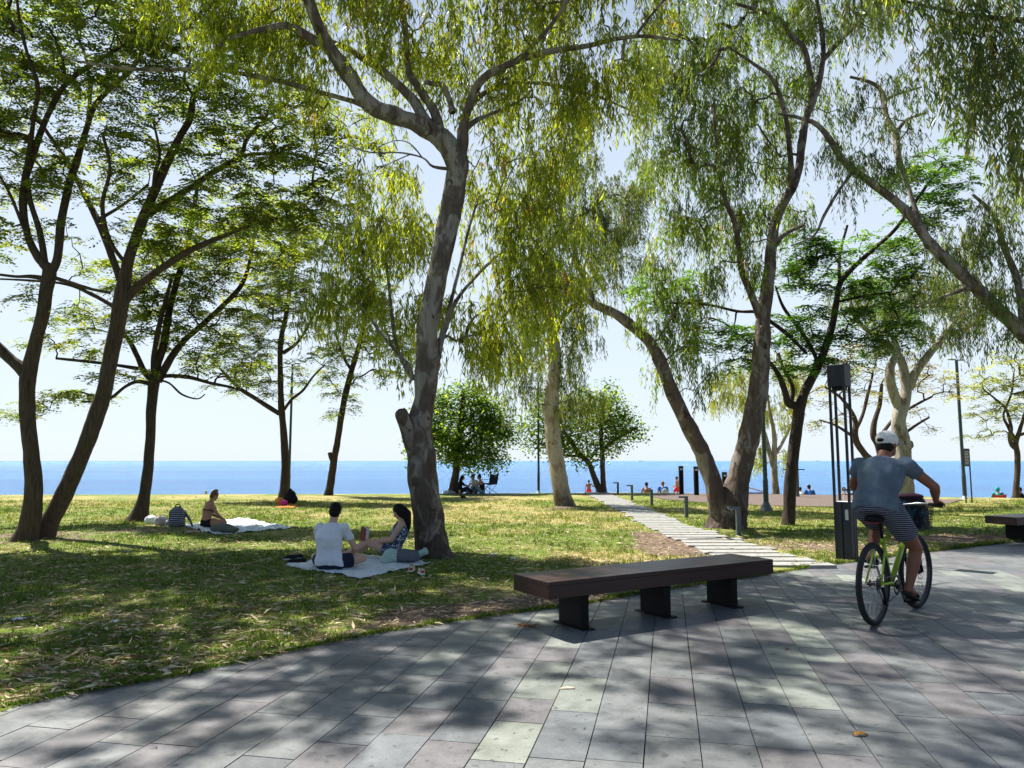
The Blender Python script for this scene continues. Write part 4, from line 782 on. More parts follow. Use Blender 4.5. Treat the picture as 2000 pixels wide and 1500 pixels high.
# ---------------------------------------------------------------- object materials
M_benchwood = plain('dark_red_brown_wood', (0.028, 0.0085, 0.008), 0.38, var=0.4, scale=14, bmp=0.12, bd=0.002, stretch=(0.25, 5, 5))
M_blacksteel = plain('black_steel', (0.006, 0.0056, 0.0065), 0.6, var=0.2)
M_graysteel = plain('charcoal_painted_steel', (0.030, 0.032, 0.040), 0.5, var=0.22, scale=9, stretch=(1, 1, 0.3))
M_polegreen = plain('dark_green_paint', (0.030, 0.055, 0.050), 0.45)
M_bollard = plain('slate_blue_paint', (0.085, 0.10, 0.125), 0.45)
M_skin = plain('tanned_skin', (0.40, 0.20, 0.13), 0.55, var=0.08, scale=12, bmp=0.05)
M_skin_l = plain('fair_skin', (0.56, 0.34, 0.25), 0.5, var=0.07, scale=12, bmp=0.05)
M_skin_d = plain('deep_tan_skin', (0.22, 0.095, 0.058), 0.5, var=0.08, scale=12, bmp=0.05)
M_hair = plain('dark_hair', (0.007, 0.0045, 0.004), 0.6, var=0.5, scale=60, bmp=0.5, stretch=(1, 1, 0.2))
M_hair_br = plain('auburn_hair', (0.16, 0.065, 0.025), 0.5, var=0.5, scale=60, bmp=0.5)
M_eye = plain('dark_eye', (0.01, 0.008, 0.008), 0.2, bmp=0)
def cloth(name, c, **k): return plain(name, c, 0.9, var=k.get('var', 0.12), scale=k.get('scale', 40), bmp=0.25, bd=0.003)
M_white = cloth('white_cotton', (0.70, 0.72, 0.78), var=0.03, scale=6); M_navy = cloth('navy_cotton', (0.016, 0.022, 0.045)); M_black = cloth('black_cloth', (0.014, 0.014, 0.017))
M_grayblue = cloth('grey_blue_jersey', (0.105, 0.142, 0.182), var=0.3, scale=5); M_jeans = cloth('denim', (0.20, 0.29, 0.40)); M_red = cloth('red_cloth', (0.55, 0.035, 0.035))
M_blue = cloth('blue_cloth', (0.02, 0.09, 0.34)); M_teal = cloth('teal_cloth', (0.03, 0.30, 0.27)); M_orange = cloth('orange_towel', (0.65, 0.25, 0.06)); M_magenta = cloth('magenta_cloth', (0.42, 0.03, 0.25))
M_gray = cloth('grey_canvas', (0.12, 0.13, 0.15)); M_mint = cloth('mint_canvas', (0.38, 0.52, 0.46)); M_cap = cloth('off_white_cap_cloth', (0.66, 0.66, 0.62)); M_beige = cloth('beige_canvas', (0.58, 0.47, 0.36))
M_olive = cloth('grey_olive_cloth', (0.13, 0.14, 0.12)); M_bookred = plain('dark_red_cover', (0.20, 0.02, 0.025), 0.5); M_paper = plain('paper', (0.78, 0.77, 0.74), 0.8)
M_slip = plain('white_plastic', (0.70, 0.72, 0.76), 0.35, var=0.1); M_sandal = plain('dark_rubber', (0.022, 0.03, 0.035), 0.7)
M_lime = plain('lime_green_paint', (0.30, 0.46, 0.02), 0.3, var=0.08); M_tyre = plain('tyre_rubber', (0.022, 0.024, 0.028), 0.75, scale=60, bmp=0.4); M_chrome = plain('bare_metal', (0.55, 0.55, 0.55), 0.3, 1.0, bmp=0)
M_rim = plain('black_rim', (0.03, 0.03, 0.032), 0.35); M_cyan = plain('blue_decal', (0.03, 0.25, 0.42), 0.4)
def stripes(name, axis, scale, c1, c2, duty=0.5, tilt=0.0):
    m, nt, b = nodes_of(name); tc = nt.nodes.new('ShaderNodeTexCoord'); sp = nt.nodes.new('ShaderNodeSeparateXYZ'); L(nt, tc.outputs['Object'], sp.inputs[0])
    mu = N(nt, 'ShaderNodeMath', op='MULTIPLY'); L(nt, sp.outputs[axis], mu.inputs[0]); mu.inputs[1].default_value = scale
    ad = N(nt, 'ShaderNodeMath', op='MULTIPLY_ADD'); L(nt, noise_t(nt, 3, 2), ad.inputs[0]); ad.inputs[1].default_value = tilt; L(nt, mu.outputs[0], ad.inputs[2])
    fr = N(nt, 'ShaderNodeMath', op='FRACT'); L(nt, ad.outputs[0], fr.inputs[0])
    L(nt, ramp(nt, fr.outputs[0], [(0, c1), (duty, c1), (duty+0.02, c2), (1, c2)]), b.inputs['Base Color']); b.inputs['Roughness'].default_value = 0.9; return m
M_striped = stripes('navy_white_striped_cotton', 2, 54, (0.010, 0.013, 0.035), (0.27, 0.28, 0.33), 0.72, 1.6)
M_stripebag = stripes('navy_white_striped_canvas', 2, 26, (0.014, 0.018, 0.045), (0.42, 0.46, 0.52), 0.68, 0.8)
def blotch(name, c1, c2, scale, thr=0.5):
    m, nt, b = nodes_of(name); L(nt, ramp(nt, noise_t(nt, scale, 3, 0.6, dist=1.5), [(thr-0.02, c1), (thr+0.02, c2)]), b.inputs['Base Color']); b.inputs['Roughness'].default_value = 0.9; return m
M_floral = blotch('navy_floral_cotton', (0.02, 0.045, 0.12), (0.55, 0.62, 0.70), 26, 0.55)
M_blanket = plain('silvery_picnic_sheet', (0.62, 0.68, 0.72), 0.6, var=0.22, scale=14, bmp=0.6, bd=0.012)
M_bagpat = blotch('dark_patterned_cloth', (0.016, 0.018, 0.03), (0.03, 0.13, 0.22), 7, 0.6)
M_mesh = plain('black_wire', (0.015, 0.015, 0.017), 0.5)
M_light = plain('frosted_lamp_panel', (0.6, 0.62, 0.62), 0.4)
M_label = plain('sticker', (0.42, 0.48, 0.46), 0.5, var=0.4, scale=120)

# ---------------------------------------------------------------- benches
def rot2(a): return Matrix.Rotation(a, 3, 'Z')
def bench(loc, ang, length, label, nleg=3, legs=None):
    r = empty('park_bench', (loc[0], loc[1], 0), label, 'bench', 'long timber benches along the promenade', ang)
    R = rot2(ang); o = Vector((loc[0], loc[1], 0)); T = lambda x, y, z: o+R @ Vector((x, y, z))
    W = 0.56; H = 0.45; th = 0.035
    for i in range(5):
        w = W/5; mb = MB(); mb.box(T(0, -W/2+w*(i+0.5), H-th/2), (length, w-0.0035, th), M=R)
        mb.build('seat_plank', M_benchwood, r, bevel=0.003)
    a = 0.105
    for nm, c, s in (('front_apron', (0, -W/2+0.016, H-th-a/2-0.001), (length-0.004, 0.03, a)), ('rear_apron', (0, W/2-0.016, H-th-a/2-0.001), (length-0.004, 0.03, a)),
                     ('end_apron', (-length/2+0.017, 0, H-th-a/2-0.001), (0.03, W-0.066, a)), ('end_apron', (length/2-0.017, 0, H-th-a/2-0.001), (0.03, W-0.066, a))):
        MB().box(T(*c), s, M=R).build(nm, M_benchwood, r, bevel=0.002)
    MB().box(T(0, 0, H-th-0.03), (length-0.1, W-0.08, 0.03), M=R).build('under_frame', M_blacksteel, r)
    for x in (legs or (-length*0.33, 0, length*0.33)):
        l = MB(); l.box(T(x, 0, 0.16), (0.085, 0.33, 0.315), M=R)
        lo = l.build('leg', M_blacksteel, r)
        MB().box(T(x, 0, 0.006), (0.13, 0.45, 0.012), M=R).build('foot_plate', M_blacksteel, lo)
A0, B0, C0, D0 = np.array([0.01, 6.72]), np.array([0.32, 6.25]), np.array([2.68, 7.69]), np.array([2.35, 8.11])
bc = (A0+B0+C0+D0)/4
bench(bc, math.atan2(1.44, 2.36), 2.77, 'long low dark timber bench whole in view, in the middle of the paving', legs=(-0.93, 0.03, 0.93))
rb = G(1975, 1056); bench((rb[0]+0.95, rb[1]+0.45), math.radians(27), 2.77, 'dark timber bench cut off by the right edge of the photo', legs=(-0.93, 0.03, 0.93))

# ---------------------------------------------------------------- steel light column
def column_light():
    g = G(1655, 1094); r = empty('light_column', (g[0], g[1], 0), 'tall charcoal steel light column with four thin posts and a box head', 'street lamp', None, math.radians(-44))
    R = rot2(math.radians(-44)); o = Vector((g[0], g[1], 0)); T = lambda x, y, z: o+R @ Vector((x, y, z)); s = 0.245; tb = P(1650, 982, 10.8)[2]
    b = MB(); b.box(T(0, 0, tb/2), (s-0.05, s-0.05, tb), M=R)
    b.build('base', M_graysteel, r, bevel=0.004)
    b = MB()
    for i in (-1, 1):
        b.box(T(i*0.058, -s/2+0.015, tb/2), (0.095, 0.02, tb-0.01), M=R); b.box(T(i*0.058, s/2-0.015, tb/2), (0.095, 0.02, tb-0.01), M=R)
        b.box(T(s/2-0.015, i*0.058, tb/2), (0.02, 0.095, tb-0.01), M=R); b.box(T(-s/2+0.015, i*0.058, tb/2), (0.02, 0.095, tb-0.01), M=R)
    b.build('cladding', M_graysteel, r, bevel=0.002)
    top = P(1635, 710, 10.8)[2]; hb = P(1635, 752, 10.8)[2]
    for i in (-1, 1):
        for j in (-1, 1): MB().box(T(i*(s/2-0.018), j*(s/2-0.018), hb/2+0.02), (0.034, 0.034, hb+0.04), M=R).build('post', M_graysteel, r, bevel=0.002)
    h = MB().box(T(0, 0, (top+hb)/2), (s+0.012, s+0.012, top-hb), M=R).build('lamp_head', M_graysteel, r, bevel=0.004)
    MB().box(T(0, 0, hb-0.03), (s-0.08, s-0.08, 0.055), M=R).build('lamp_lens', M_blacksteel, h)
    MB().box(T(0, 0, tb+0.004), (s-0.02, s-0.02, 0.006), M=R).build('base_top', M_slip, r)
    st = MB().box(T(0.065, -s/2+0.0035, tb-0.18), (0.045, 0.004, 0.15), M=R).build('sticker', M_label, r)
    st['label'] = 'small pale notice sticker'
column_light()

# ---------------------------------------------------------------- bollard lights, posts, lamp posts, sign
def bollard(px, py, top, label):
    g = G(px, py); z = float(ground_z(g[0], g[1])); H = P(px, top, g[1])[2]-z
    r = empty('bollard_light', (g[0], g[1], z), label, 'bollard', 'angled bollard lights along the stepping path')
    MB().box((g[0], g[1], z+(H-0.045)/2-0.02), (0.085, 0.085, H-0.045+0.04), taper=None).build('post', M_bollard, r, bevel=0.006)
    h = MB().box((g[0]-0.075, g[1], z+H-0.02), (0.235, 0.088, 0.045)).build('head', M_bollard, r, bevel=0.006)
    MB().box((g[0]-0.13, g[1], z+H-0.046), (0.10, 0.06, 0.006)).build('lens', M_light, h)
for px, py, tp, lb in ((1443, 1047, 990, 'nearest slate blue bollard light, in front of the V shaped eucalyptus foot'), (1341, 1013, 969, 'second nearest bollard light, alone right of the path middle'), (1273, 990, 956, 'third bollard light, where the gravel begins'),
                       (1234.5, 977, 947, 'fourth bollard light from the camera along the path'), (1207, 966, 942, 'fifth bollard light, right of the two stemmed round tree'), (1182, 961, 938.5, 'bollard light standing against the straight stem of the two stemmed tree'), (1165, 960.5, 949, 'farthest smallest bollard light beside the child in red shorts')):
    bollard(px, py, tp, lb)
def twin_post(px, py, top, label, Y=None):
    Yw = Y or G(px, py)[1]; c = P(px, py, Yw); z = float(ground_z(c[0], Yw))+0.03; H = P(px, top, Yw)[2]-z
    r = empty('totem_post', (c[0], Yw, z), label, 'post', 'dark twin slab posts on the gravel')
    for s in (-1, 1): MB().box((c[0]+s*0.052, Yw, z+H/2), (0.072, 0.16, H)).build('slab', M_blacksteel, r, bevel=0.004)
    MB().box((c[0], Yw+0.03, z+H/2-0.02), (0.03, 0.06, H-0.06)).build('core', M_graysteel, r)
    MB().box((c[0], Yw-0.083, z+H-0.14), (0.10, 0.006, 0.07)).build('plate', M_light, r)
twin_post(1331, 967, 910, 'left dark twin slab post, the boy in red shorts beside it'); twin_post(1360.5, 968.5, 911, 'middle dark twin slab post left of the V shaped eucalyptus'); twin_post(1416, 968, 922, 'shorter dark twin slab post seen through the fork of the V eucalyptus', 30.5)
def lamp_post(px, py, H, r0, label, arms=0.35, cone=False, mat=None, azim=0.0, Y=None):
    g = P(px, py, Y) if Y else G(px, py); z = float(ground_z(g[0], g[1])); mat = mat or M_polegreen
    r = empty('street_lamp', (g[0], g[1], z), label, 'street lamp', 'slender lamp posts on the lawn')
    MB().tube([(g[0], g[1], z-0.05), (g[0], g[1], z+0.9), (g[0], g[1], z+0.92), (g[0], g[1], z+H)], [r0*1.2, r0*1.2, r0, r0*0.85], 12).build('pole', mat, r, smooth=False)
    b = MB()
    if cone: b.tube([(g[0], g[1], z), (g[0], g[1], z+0.03), (g[0], g[1], z+0.28)], [0.20, 0.20, r0*1.2], 14)
    else: b.box((g[0], g[1], z+0.015), (0.26, 0.26, 0.03)); b.tube([(g[0], g[1], z+0.03), (g[0], g[1], z+0.14)], [0.10, r0*1.2], 10)
    b.build('base', M_bollard if cone else M_light, r)
    R = rot2(azim)
    for s in (-1, 1):
        o = Vector((g[0], g[1], z+H)); a = MB().tube([o, o+R @ Vector((s*arms*0.35, 0, 0.02))], 0.018, 6).build('arm', mat, r)
        MB().box(o+R @ Vector((s*arms*0.7, 0, 0.025)), (arms*0.75, 0.16, 0.035), M=R).build('luminaire', mat, r, bevel=0.01)
lamp_post(563.5, 968, P(575, 712, 29.5)[2]-0.0, 0.052, 'green lamp post beside the slender straight tree at left', Y=29.5, arms=0.28)
lamp_post(1052, 962, 5.0, 0.05, 'lamp post at the lawn edge between the round trees, its head in leaves', Y=33.0)
lamp_post(1497, 1000, 5.3, 0.062, 'lamp post with a cone foot right behind the V shaped eucalyptus', cone=True)
lamp_post(1885, 976, P(1864, 704, 27.9)[2], 0.062, 'lamp post with two flat heads, standing clear near the right edge', arms=0.34, azim=math.radians(20))
def sign():
    Y = 25.6; g = G(1893, 983); r = empty('notice_board', (g[0], g[1], 0), 'narrow grey notice board on two thin legs, seen nearly edge on', 'sign'); a = math.radians(34)
    R = rot2(a); zt = P(1887, 876, g[1])[2]; zb = P(1889, 911, g[1])[2]; w = 0.42
    for s in (-1, 1): MB().box(Vector((g[0], g[1], zt/2))+R @ Vector((s*w/2, 0, 0)), (0.035, 0.035, zt), M=R).build('leg', M_graysteel, r)
    p = MB().box(Vector((g[0], g[1], (zt+zb)/2))+R @ Vector((0, -0.005, 0)), (w-0.036, 0.025, zt-zb), M=R).build('panel', M_graysteel, r)
    mb = MB()
    for k in range(9): mb.box(Vector((g[0], g[1], zt-0.11-k*0.052))+R @ Vector((-0.01*(k % 3), -0.020, 0)), (w-0.12-0.03*(k % 3), 0.004, 0.016), M=R)
    mb.build('lettering', M_light, p)
sign()

# ---------------------------------------------------------------- exercise equipment
def ex_bar():
    Y = 29.6; g = P(1558, 971, Y); z = float(ground_z(g[0], Y))+0.035; H = P(1555, 900, Y)[2]-z
    r = empty('exercise_post', (g[0], Y, z), 'exercise post with a thin cross bar on the gravel behind the dark forked tree', 'exercise equipment')
    MB().tube([(g[0], Y, z), (g[0], Y, z+H)], 0.075, 12).build('pole', M_olive, r); zb = P(1556, 917, Y)[2]
    MB().tube([(g[0]-0.55, Y-0.09, zb), (g[0]+0.28, Y-0.09, zb)], 0.02, 8).build('cross_bar', M_blacksteel, r)
    MB().box((g[0]-0.12, Y-0.07, P(1556, 924, Y)[2]), (0.16, 0.03, 0.40)).build('panel', M_bookred, r)
ex_bar()
def ex_board():
    Y = 32.0; a = P(1446, 947.5, Y); b = P(1493, 961, Y); z = float(ground_z(b[0], Y))+0.035
    r = empty('sit_up_board', ((a[0]+b[0])/2, Y, z), 'white slanted sit up board with a red frame on the gravel', 'exercise equipment')
    v = Vector((b[0]-a[0], 0, b[2]-a[2])); ln = v.length; M = Matrix.Rotation(-math.atan2(v.z, v.x), 3, 'Y')
    MB().box(((a[0]+b[0])/2, Y, (a[2]+b[2])/2), (ln, 0.32, 0.05), M=M).build('board', M_slip, r, bevel=0.01)
    f = MB(); f.tube([(a[0]-0.1, Y, z+0.04), (b[0], Y, z+0.04)], 0.025, 8); f.tube([(b[0], Y, z+0.04), (b[0], Y, b[2])], 0.025, 8); f.tube([(a[0]+0.15, Y, z+0.04), (a[0]+0.15, Y, a[2]-0.04)], 0.03, 8); f.build('frame', M_bookred, r)
ex_board()
def ex_frame():
    Y = 25.5; a = P(1674, 981, Y); z = float(ground_z(a[0], Y))
    r = empty('exercise_machine', (a[0], Y, z), 'small bent tube exercise machine half hidden behind the cyclist and column', 'exercise equipment')
    zt = P(1676, 960, Y)[2]
    MB().tube([(a[0], Y, z), (a[0]+0.06, Y, zt-0.05), (a[0]+0.12, Y, zt), (a[0]+0.55, Y, zt+0.02)], 0.022, 8).build('handle', M_blacksteel, r, smooth=True)
    c = P(1655, 975, Y); MB().tube([(c[0]-0.1, Y, z), (c[0]-0.1, Y, z+0.4), (c[0]+0.25, Y, z+0.45), (c[0]+0.25, Y, z)], 0.02, 8).build('frame', M_slip, r); MB().box((c[0]+0.08, Y, z+0.46), (0.4, 0.3, 0.05)).build('seat', M_black, r, bevel=0.01)
ex_frame()
# ---------------------------------------------------------------- people
def V3(*a): return Vector(a)
def frame(loc, rz=0, s=1.0):
    R = Matrix.Rotation(rz, 3, 'Z'); o = Vector(loc)
    return lambda p: o+R @ (Vector(p)*s), R
def loft(mb, rings, n=14):
    """rings: (centre, side vector, depth vector) -> closed elliptic loft"""
    V = []; F = []; m = len(rings)
    for c, a, b in rings:
        for k in range(n):
            t = 2*math.pi*k/n; V.append(Vector(c)+Vector(a)*math.cos(t)+Vector(b)*math.sin(t))
    for i in range(m-1):
        for k in range(n): F.append((i*n+k, i*n+(k+1) % n, (i+1)*n+(k+1) % n, (i+1)*n+k))
    F.append(tuple(reversed(range(n)))); F.append(tuple((m-1)*n+k for k in range(n)))
    mb.add(V, F)
def hand(mb, wr, d, palm_n, s, curl=0.6, side=1):
    """palm plus four fingers and a thumb; d = direction of the fingers, palm_n = where the palm faces"""
    d = d.normalized(); n = (palm_n-d*palm_n.dot(d)).normalized(); w = d.cross(n)*side
    c = wr+d*0.045*s; loft(mb, [(wr, w*0.024*s, n*0.018*s), (wr+d*0.03*s, w*0.036*s, n*0.016*s), (wr+d*0.085*s, w*0.040*s, n*0.013*s)], 8)
    for i, ln in enumerate((0.068, 0.078, 0.072, 0.056)):
        p = wr+d*0.078*s+w*(0.030-0.020*i)*s; dd = d.copy(); pts = [p]
        for k in range(3):
            a = curl*(0.7+0.5*k); dd = (d*math.cos(a*(k+0.4))+n*math.sin(a*(k+0.4))).normalized(); p = p+dd*ln*s*(0.42, 0.32, 0.26)[k]; pts.append(p)
        mb.tube(pts, [0.0095*s, 0.009*s, 0.0085*s, 0.007*s], 6)
    p = wr+d*0.025*s+w*0.030*s; mb.tube([p, p+(d*0.5+w*0.7+n*0.35).normalized()*0.035*s, p+(d*0.9+w*0.6+n*0.6).normalized()*0.068*s], [0.012*s, 0.011*s, 0.008*s], 6)
def person(label, loc, rz, J, skin, top=None, bottom=None, hair=None, hair_kind='short', s=1.0, vox=0.010, sleeve=0.5, leg=0.5, group=None, shoes=None, face=True, curl=0.5, bulk=1.0, top_kind='shirt', capm=None, hands_on=None):
    T, R = frame(loc, rz, s); root = empty('person', loc, label, 'person', group, rz)
    j = {k: T(v) for k, v in J.items()}; X = lambda *v: R @ Vector(v)
    side = (j['shR']-j['shL']).normalized(); hipside = (j['hipR']-j['hipL']).normalized()
    def dep(axis, sd): return sd.cross(axis).normalized()
    ax = (j['neck']-j['pel']).normalized(); dp = dep(ax, side)
    chest = j['chest']; k = s*bulk
    mid = j['pel'].lerp(chest, 0.5)
    sw = (j['shR']-j['shL']).length/2
    rings = [(j['pel']-ax*0.09*s, hipside*0.125*k, dp*0.09*k), (j['pel'], hipside*0.168*k, dp*0.118*k), (mid, side*0.148*k, dp*0.110*k), (chest, side*0.172*k, dp*0.122*k),
             (chest.lerp(j['neck'], 0.55), side*(sw*0.95), dp*0.105*k), (chest.lerp(j['neck'], 0.86), side*(sw*0.62), dp*0.075*k), (j['neck']+ax*0.01*s, side*0.062*s, dp*0.06*s)]
    b = MB(); loft(b, rings); hd = j['head']; nk = (hd-j['neck'])
    b.tube([j['neck']-nk*0.3, j['neck']+nk*0.65], [0.062*s*bulk**.5, 0.054*s*bulk**.5], 10)
    f = (T(J['face'])-T((0, 0, 0))).normalized() if 'face' in J else X(0, 1, 0)
    up = (nk.normalized()*0.6+V3(0, 0, 1)*0.4); up = (up-f*up.dot(f)).normalized(); rt = f.cross(up)
    HM = Matrix((rt, f, up)).transposed()
    b.ell(hd+up*0.02*s, (0.076*s, 0.094*s, 0.098*s), HM); b.ell(hd-up*0.045*s+f*0.02*s, (0.060*s, 0.070*s, 0.065*s), HM)
    b.ell(hd+f*0.098*s-up*0.012*s, (0.013*s, 0.022*s, 0.024*s), HM, 8, 6); b.ell(hd+f*0.082*s-up*0.075*s, (0.028*s, 0.018*s, 0.018*s), HM, 8, 6)
    b.ell(hd+f*0.088*s-up*0.046*s, (0.024*s, 0.012*s, 0.009*s), HM, 8, 6)
    for q in (-1, 1): b.ell(hd+rt*0.080*s*q-up*0.008*s-f*0.008*s, (0.012*s, 0.020*s, 0.032*s), HM, 8, 6)
    for S in 'LR':
        sh, el, wr = j['sh'+S], j['el'+S], j['wr'+S]; q = 1 if S == 'R' else -1
        b.ell(sh-ax*0.01*s, 0.053*k); b.tube([sh, sh.lerp(el, 0.35), el], [0.052*k, 0.050*k, 0.041*k], 10); b.ell(el, 0.042*k, None, 8, 6)
        b.tube([el, el.lerp(wr, 0.3), wr], [0.041*k, 0.043*k, 0.027*s], 10)
        hdv = (T(J['hd'+S])-T((0, 0, 0))) if 'hd'+S in J else (wr-el); pn = (T(J['pn'+S])-T((0, 0, 0))) if 'pn'+S in J else V3(0, 0, -1)
        hand(b, wr, hdv, pn, s, curl, q*(1 if hdv.cross(pn).dot(side) > 0 else -1)*q)
        hp, kn, an, to = j['hip'+S], j['kn'+S], j['an'+S], j['to'+S]
        b.ell(hp, 0.10*k); b.tube([hp, hp.lerp(kn, 0.4), kn], [0.092*k, 0.084*k, 0.058*s], 12); b.ell(kn, 0.060*s, None, 10, 7)
        b.tube([kn, kn.lerp(an, 0.32), an.lerp(kn, 0.2), an], [0.056*s, 0.061*s, 0.040*s, 0.036*s], 10)
        fd = (to-an); fn = fd.normalized(); sd = fn.cross(V3(0, 0, 1)); sd = sd.normalized() if sd.length > 1e-3 else side; fu = sd.cross(fn)
        hl = an-fn*0.045*s-fu*0.02*s
        loft(b, [(hl, sd*0.026*s, fu*0.028*s), (an, sd*0.034*s, fu*0.038*s), (an.lerp(to, 0.55)-fu*0.01*s, sd*0.044*s, fu*0.026*s), (to-fu*0.02*s, sd*0.040*s, fu*0.014*s)], 8)
    body = b.build('body', skin, root, remesh=vox, smooth_it=3)
    if face:
        for q in (-1, 1): MB().ell(hd+rt*0.030*s*q+f*0.090*s+up*0.008*s, (0.012*s, 0.007*s, 0.007*s), HM, 8, 6).build('eye', M_eye, root, smooth=True)
    g = 0.016*s
    if top:
        c = MB(); grow = lambda r, e: (r[0], r[1]*(1+e/r[1].length), r[2]*(1+e/r[2].length))
        if top_kind == 'shirt':
            rr = [grow(r, g*1.3) for r in rings[:-1]]; rr[0] = (rr[0][0]+ax*0.03*s, rr[0][1]*1.32, rr[0][2]*1.28); rr[1] = (rr[1][0], rr[1][1]*1.07, rr[1][2]*1.10); loft(c, rr[0:1]+rr[1:6]+[(j['neck']+ax*0.0*s, side*0.07*s, dp*0.068*s)])
            for S in 'LR':
                sh, el = j['sh'+S], j['el'+S]; e = sh.lerp(el, sleeve); c.ell(sh-ax*0.002*s, 0.073*k); c.tube([sh, sh.lerp(e, .5), e], [0.067*k, 0.065*k, 0.063*k], 12)
        elif top_kind == 'dress':
            loft(c, [grow(r, g) for r in rings[:5]]+[(chest.lerp(j['neck'], 0.8), side*sw*0.62, dp*0.09*k)])
            for S in 'LR':
                e = j['hip'+S].lerp(j['kn'+S], leg); c.tube([j['hip'+S], e], [0.118*k, 0.100*k], 12)
        elif top_kind == 'bikini':
            r_ = grow(rings[3], g*0.35); loft(c, [(r_[0]-ax*0.012*s, r_[1], r_[2]), (r_[0]+ax*0.012*s, r_[1], r_[2])], 28)
            for q in (-1, 1): c.ell(chest-dp*0.10*k*1.0+side*q*0.07*k, (0.06*s, 0.05*s, 0.055*s))
        elif top_kind == 'tank':
            loft(c, [grow(r, g*0.7) for r in rings[1:4]]+[(chest.lerp(j['neck'], 0.6), side*sw*0.6, dp*0.11*k)])
        c.build('shirt' if top_kind == 'shirt' else ('dress' if top_kind == 'dress' else 'top'), top, root, remesh=max(vox, .008) if top_kind != 'bikini' else 0, smooth_it=3 if top_kind != 'bikini' else 0, disp=(0.030*s, 0.13) if top_kind == 'shirt' else None)
    if bottom:
        c = MB(); e_ = g*0.9; rr = [(r[0], r[1]*(1+e_/r[1].length), r[2]*(1+e_/r[2].length)) for r in rings[:2]]; rr[0] = (rr[0][0]-ax*0.01*s, rr[0][1]*1.05, rr[0][2]*1.2)
        loft(c, rr+[(j['pel']+ax*0.05*s, rr[1][1]*0.97, rr[1][2]*0.98)])
        for S in 'LR':
            hp, kn, an = j['hip'+S], j['kn'+S], j['an'+S]; e = hp.lerp(kn, min(leg, 1))
            c.ell(hp, 0.112*k); c.tube([hp, hp.lerp(e, .5), e], [0.112*k, 0.106*k, (0.099 if leg < 0.9 else 0.07)*k], 12)
            if leg > 1: c.ell(kn, 0.074*s); c.tube([kn, kn.lerp(an, .9)], [0.072*s, 0.055*s], 10)
        c.build('shorts' if leg < 1 else 'trousers', bottom, root, remesh=max(vox, .008), smooth_it=3)
    if hair:
        c = MB()
        if not capm: c.ell(hd+up*0.038*s-f*0.018*s, (0.088*s, 0.098*s, 0.096*s), HM)
        c.ell(hd-up*0.015*s-f*0.045*s, (0.080*s, 0.062*s, 0.080*s), HM)
        if hair_kind == 'long':
            bk = j['neck']-f*0.085*s; c.tube([hd-f*0.05*s, hd-f*0.08*s-up*0.10*s, bk-V3(0, 0, 0.10*s), bk-V3(0, 0, 0.22*s)], [0.085*s, 0.078*s, 0.062*s, 0.03*s], 12)
            for q in (-1, 1): c.tube([hd+rt*q*0.06*s+up*0.05*s, hd+rt*q*0.082*s-up*0.05*s, hd+rt*q*0.075*s-up*0.16*s-f*0.03*s], [0.04*s, 0.036*s, 0.02*s], 8)
        if hair_kind == 'bun': c.ell(hd+up*0.13*s-f*0.03*s, (0.045*s, 0.045*s, 0.04*s)); c.ell(hd+up*0.10*s-f*0.05*s, 0.05*s); c.tube([hd+up*0.15*s, hd+up*0.18*s+rt*0.04*s], [0.02*s, 0.004*s], 6)
        if hair_kind == 'hood': c.ell(hd-f*0.01*s, (0.105*s, 0.11*s, 0.12*s), HM)
        c.build('hair' if hair_kind != 'hood' else 'hood', hair, root, remesh=max(vox*0.8, .007), smooth_it=2)
    if capm:
        c = MB(); c.ell(hd+up*0.056*s-f*0.010*s, (0.097*s, 0.112*s, 0.088*s), HM); cp = c.build('cap', capm, root, smooth=True)
        loft_b = MB(); loft(loft_b, [(hd+up*0.045*s+f*0.07*s, rt*0.07*s, up*0.006*s), (hd+up*0.035*s+f*0.13*s, rt*0.065*s, up*0.005*s), (hd+up*0.022*s+f*0.17*s, rt*0.035*s, up*0.004*s)]); loft_b.build('brim', capm, cp, smooth=True)
        MB().ell(hd+up*0.040*s-f*0.114*s, (0.036*s, 0.012*s, 0.018*s), HM).build('strap_gap', M_hair, cp, smooth=True)
        MB().ell(hd+up*0.134*s, (0.008*s, 0.008*s, 0.006*s), HM, 8, 6).build('button', capm, cp, smooth=True)
    if shoes:
        for S in 'LR':
            an, to = j['an'+S], j['to'+S]; fn = (to-an).normalized(); sd = fn.cross(V3(0, 0, 1)).normalized(); fu = sd.cross(fn)
            c = MB(); loft(c, [(an-fn*0.065*s-fu*0.052*s, sd*0.03*s, fu*0.012*s), (an-fu*0.054*s, sd*0.04*s, fu*0.014*s), (an.lerp(to, .6)-fu*0.042*s, sd*0.052*s, fu*0.014*s), (to+fn*0.03*s-fu*0.034*s, sd*0.040*s, fu*0.010*s)], 12)
            c.tube([an.lerp(to, .62)+sd*0.052*s-fu*0.03*s, an.lerp(to, .58)+fu*0.028*s, an.lerp(to, .62)-sd*0.052*s-fu*0.03*s], [0.016*s]*3, 8)
            c.build('sandal', shoes, root, smooth=True)
    return root, j
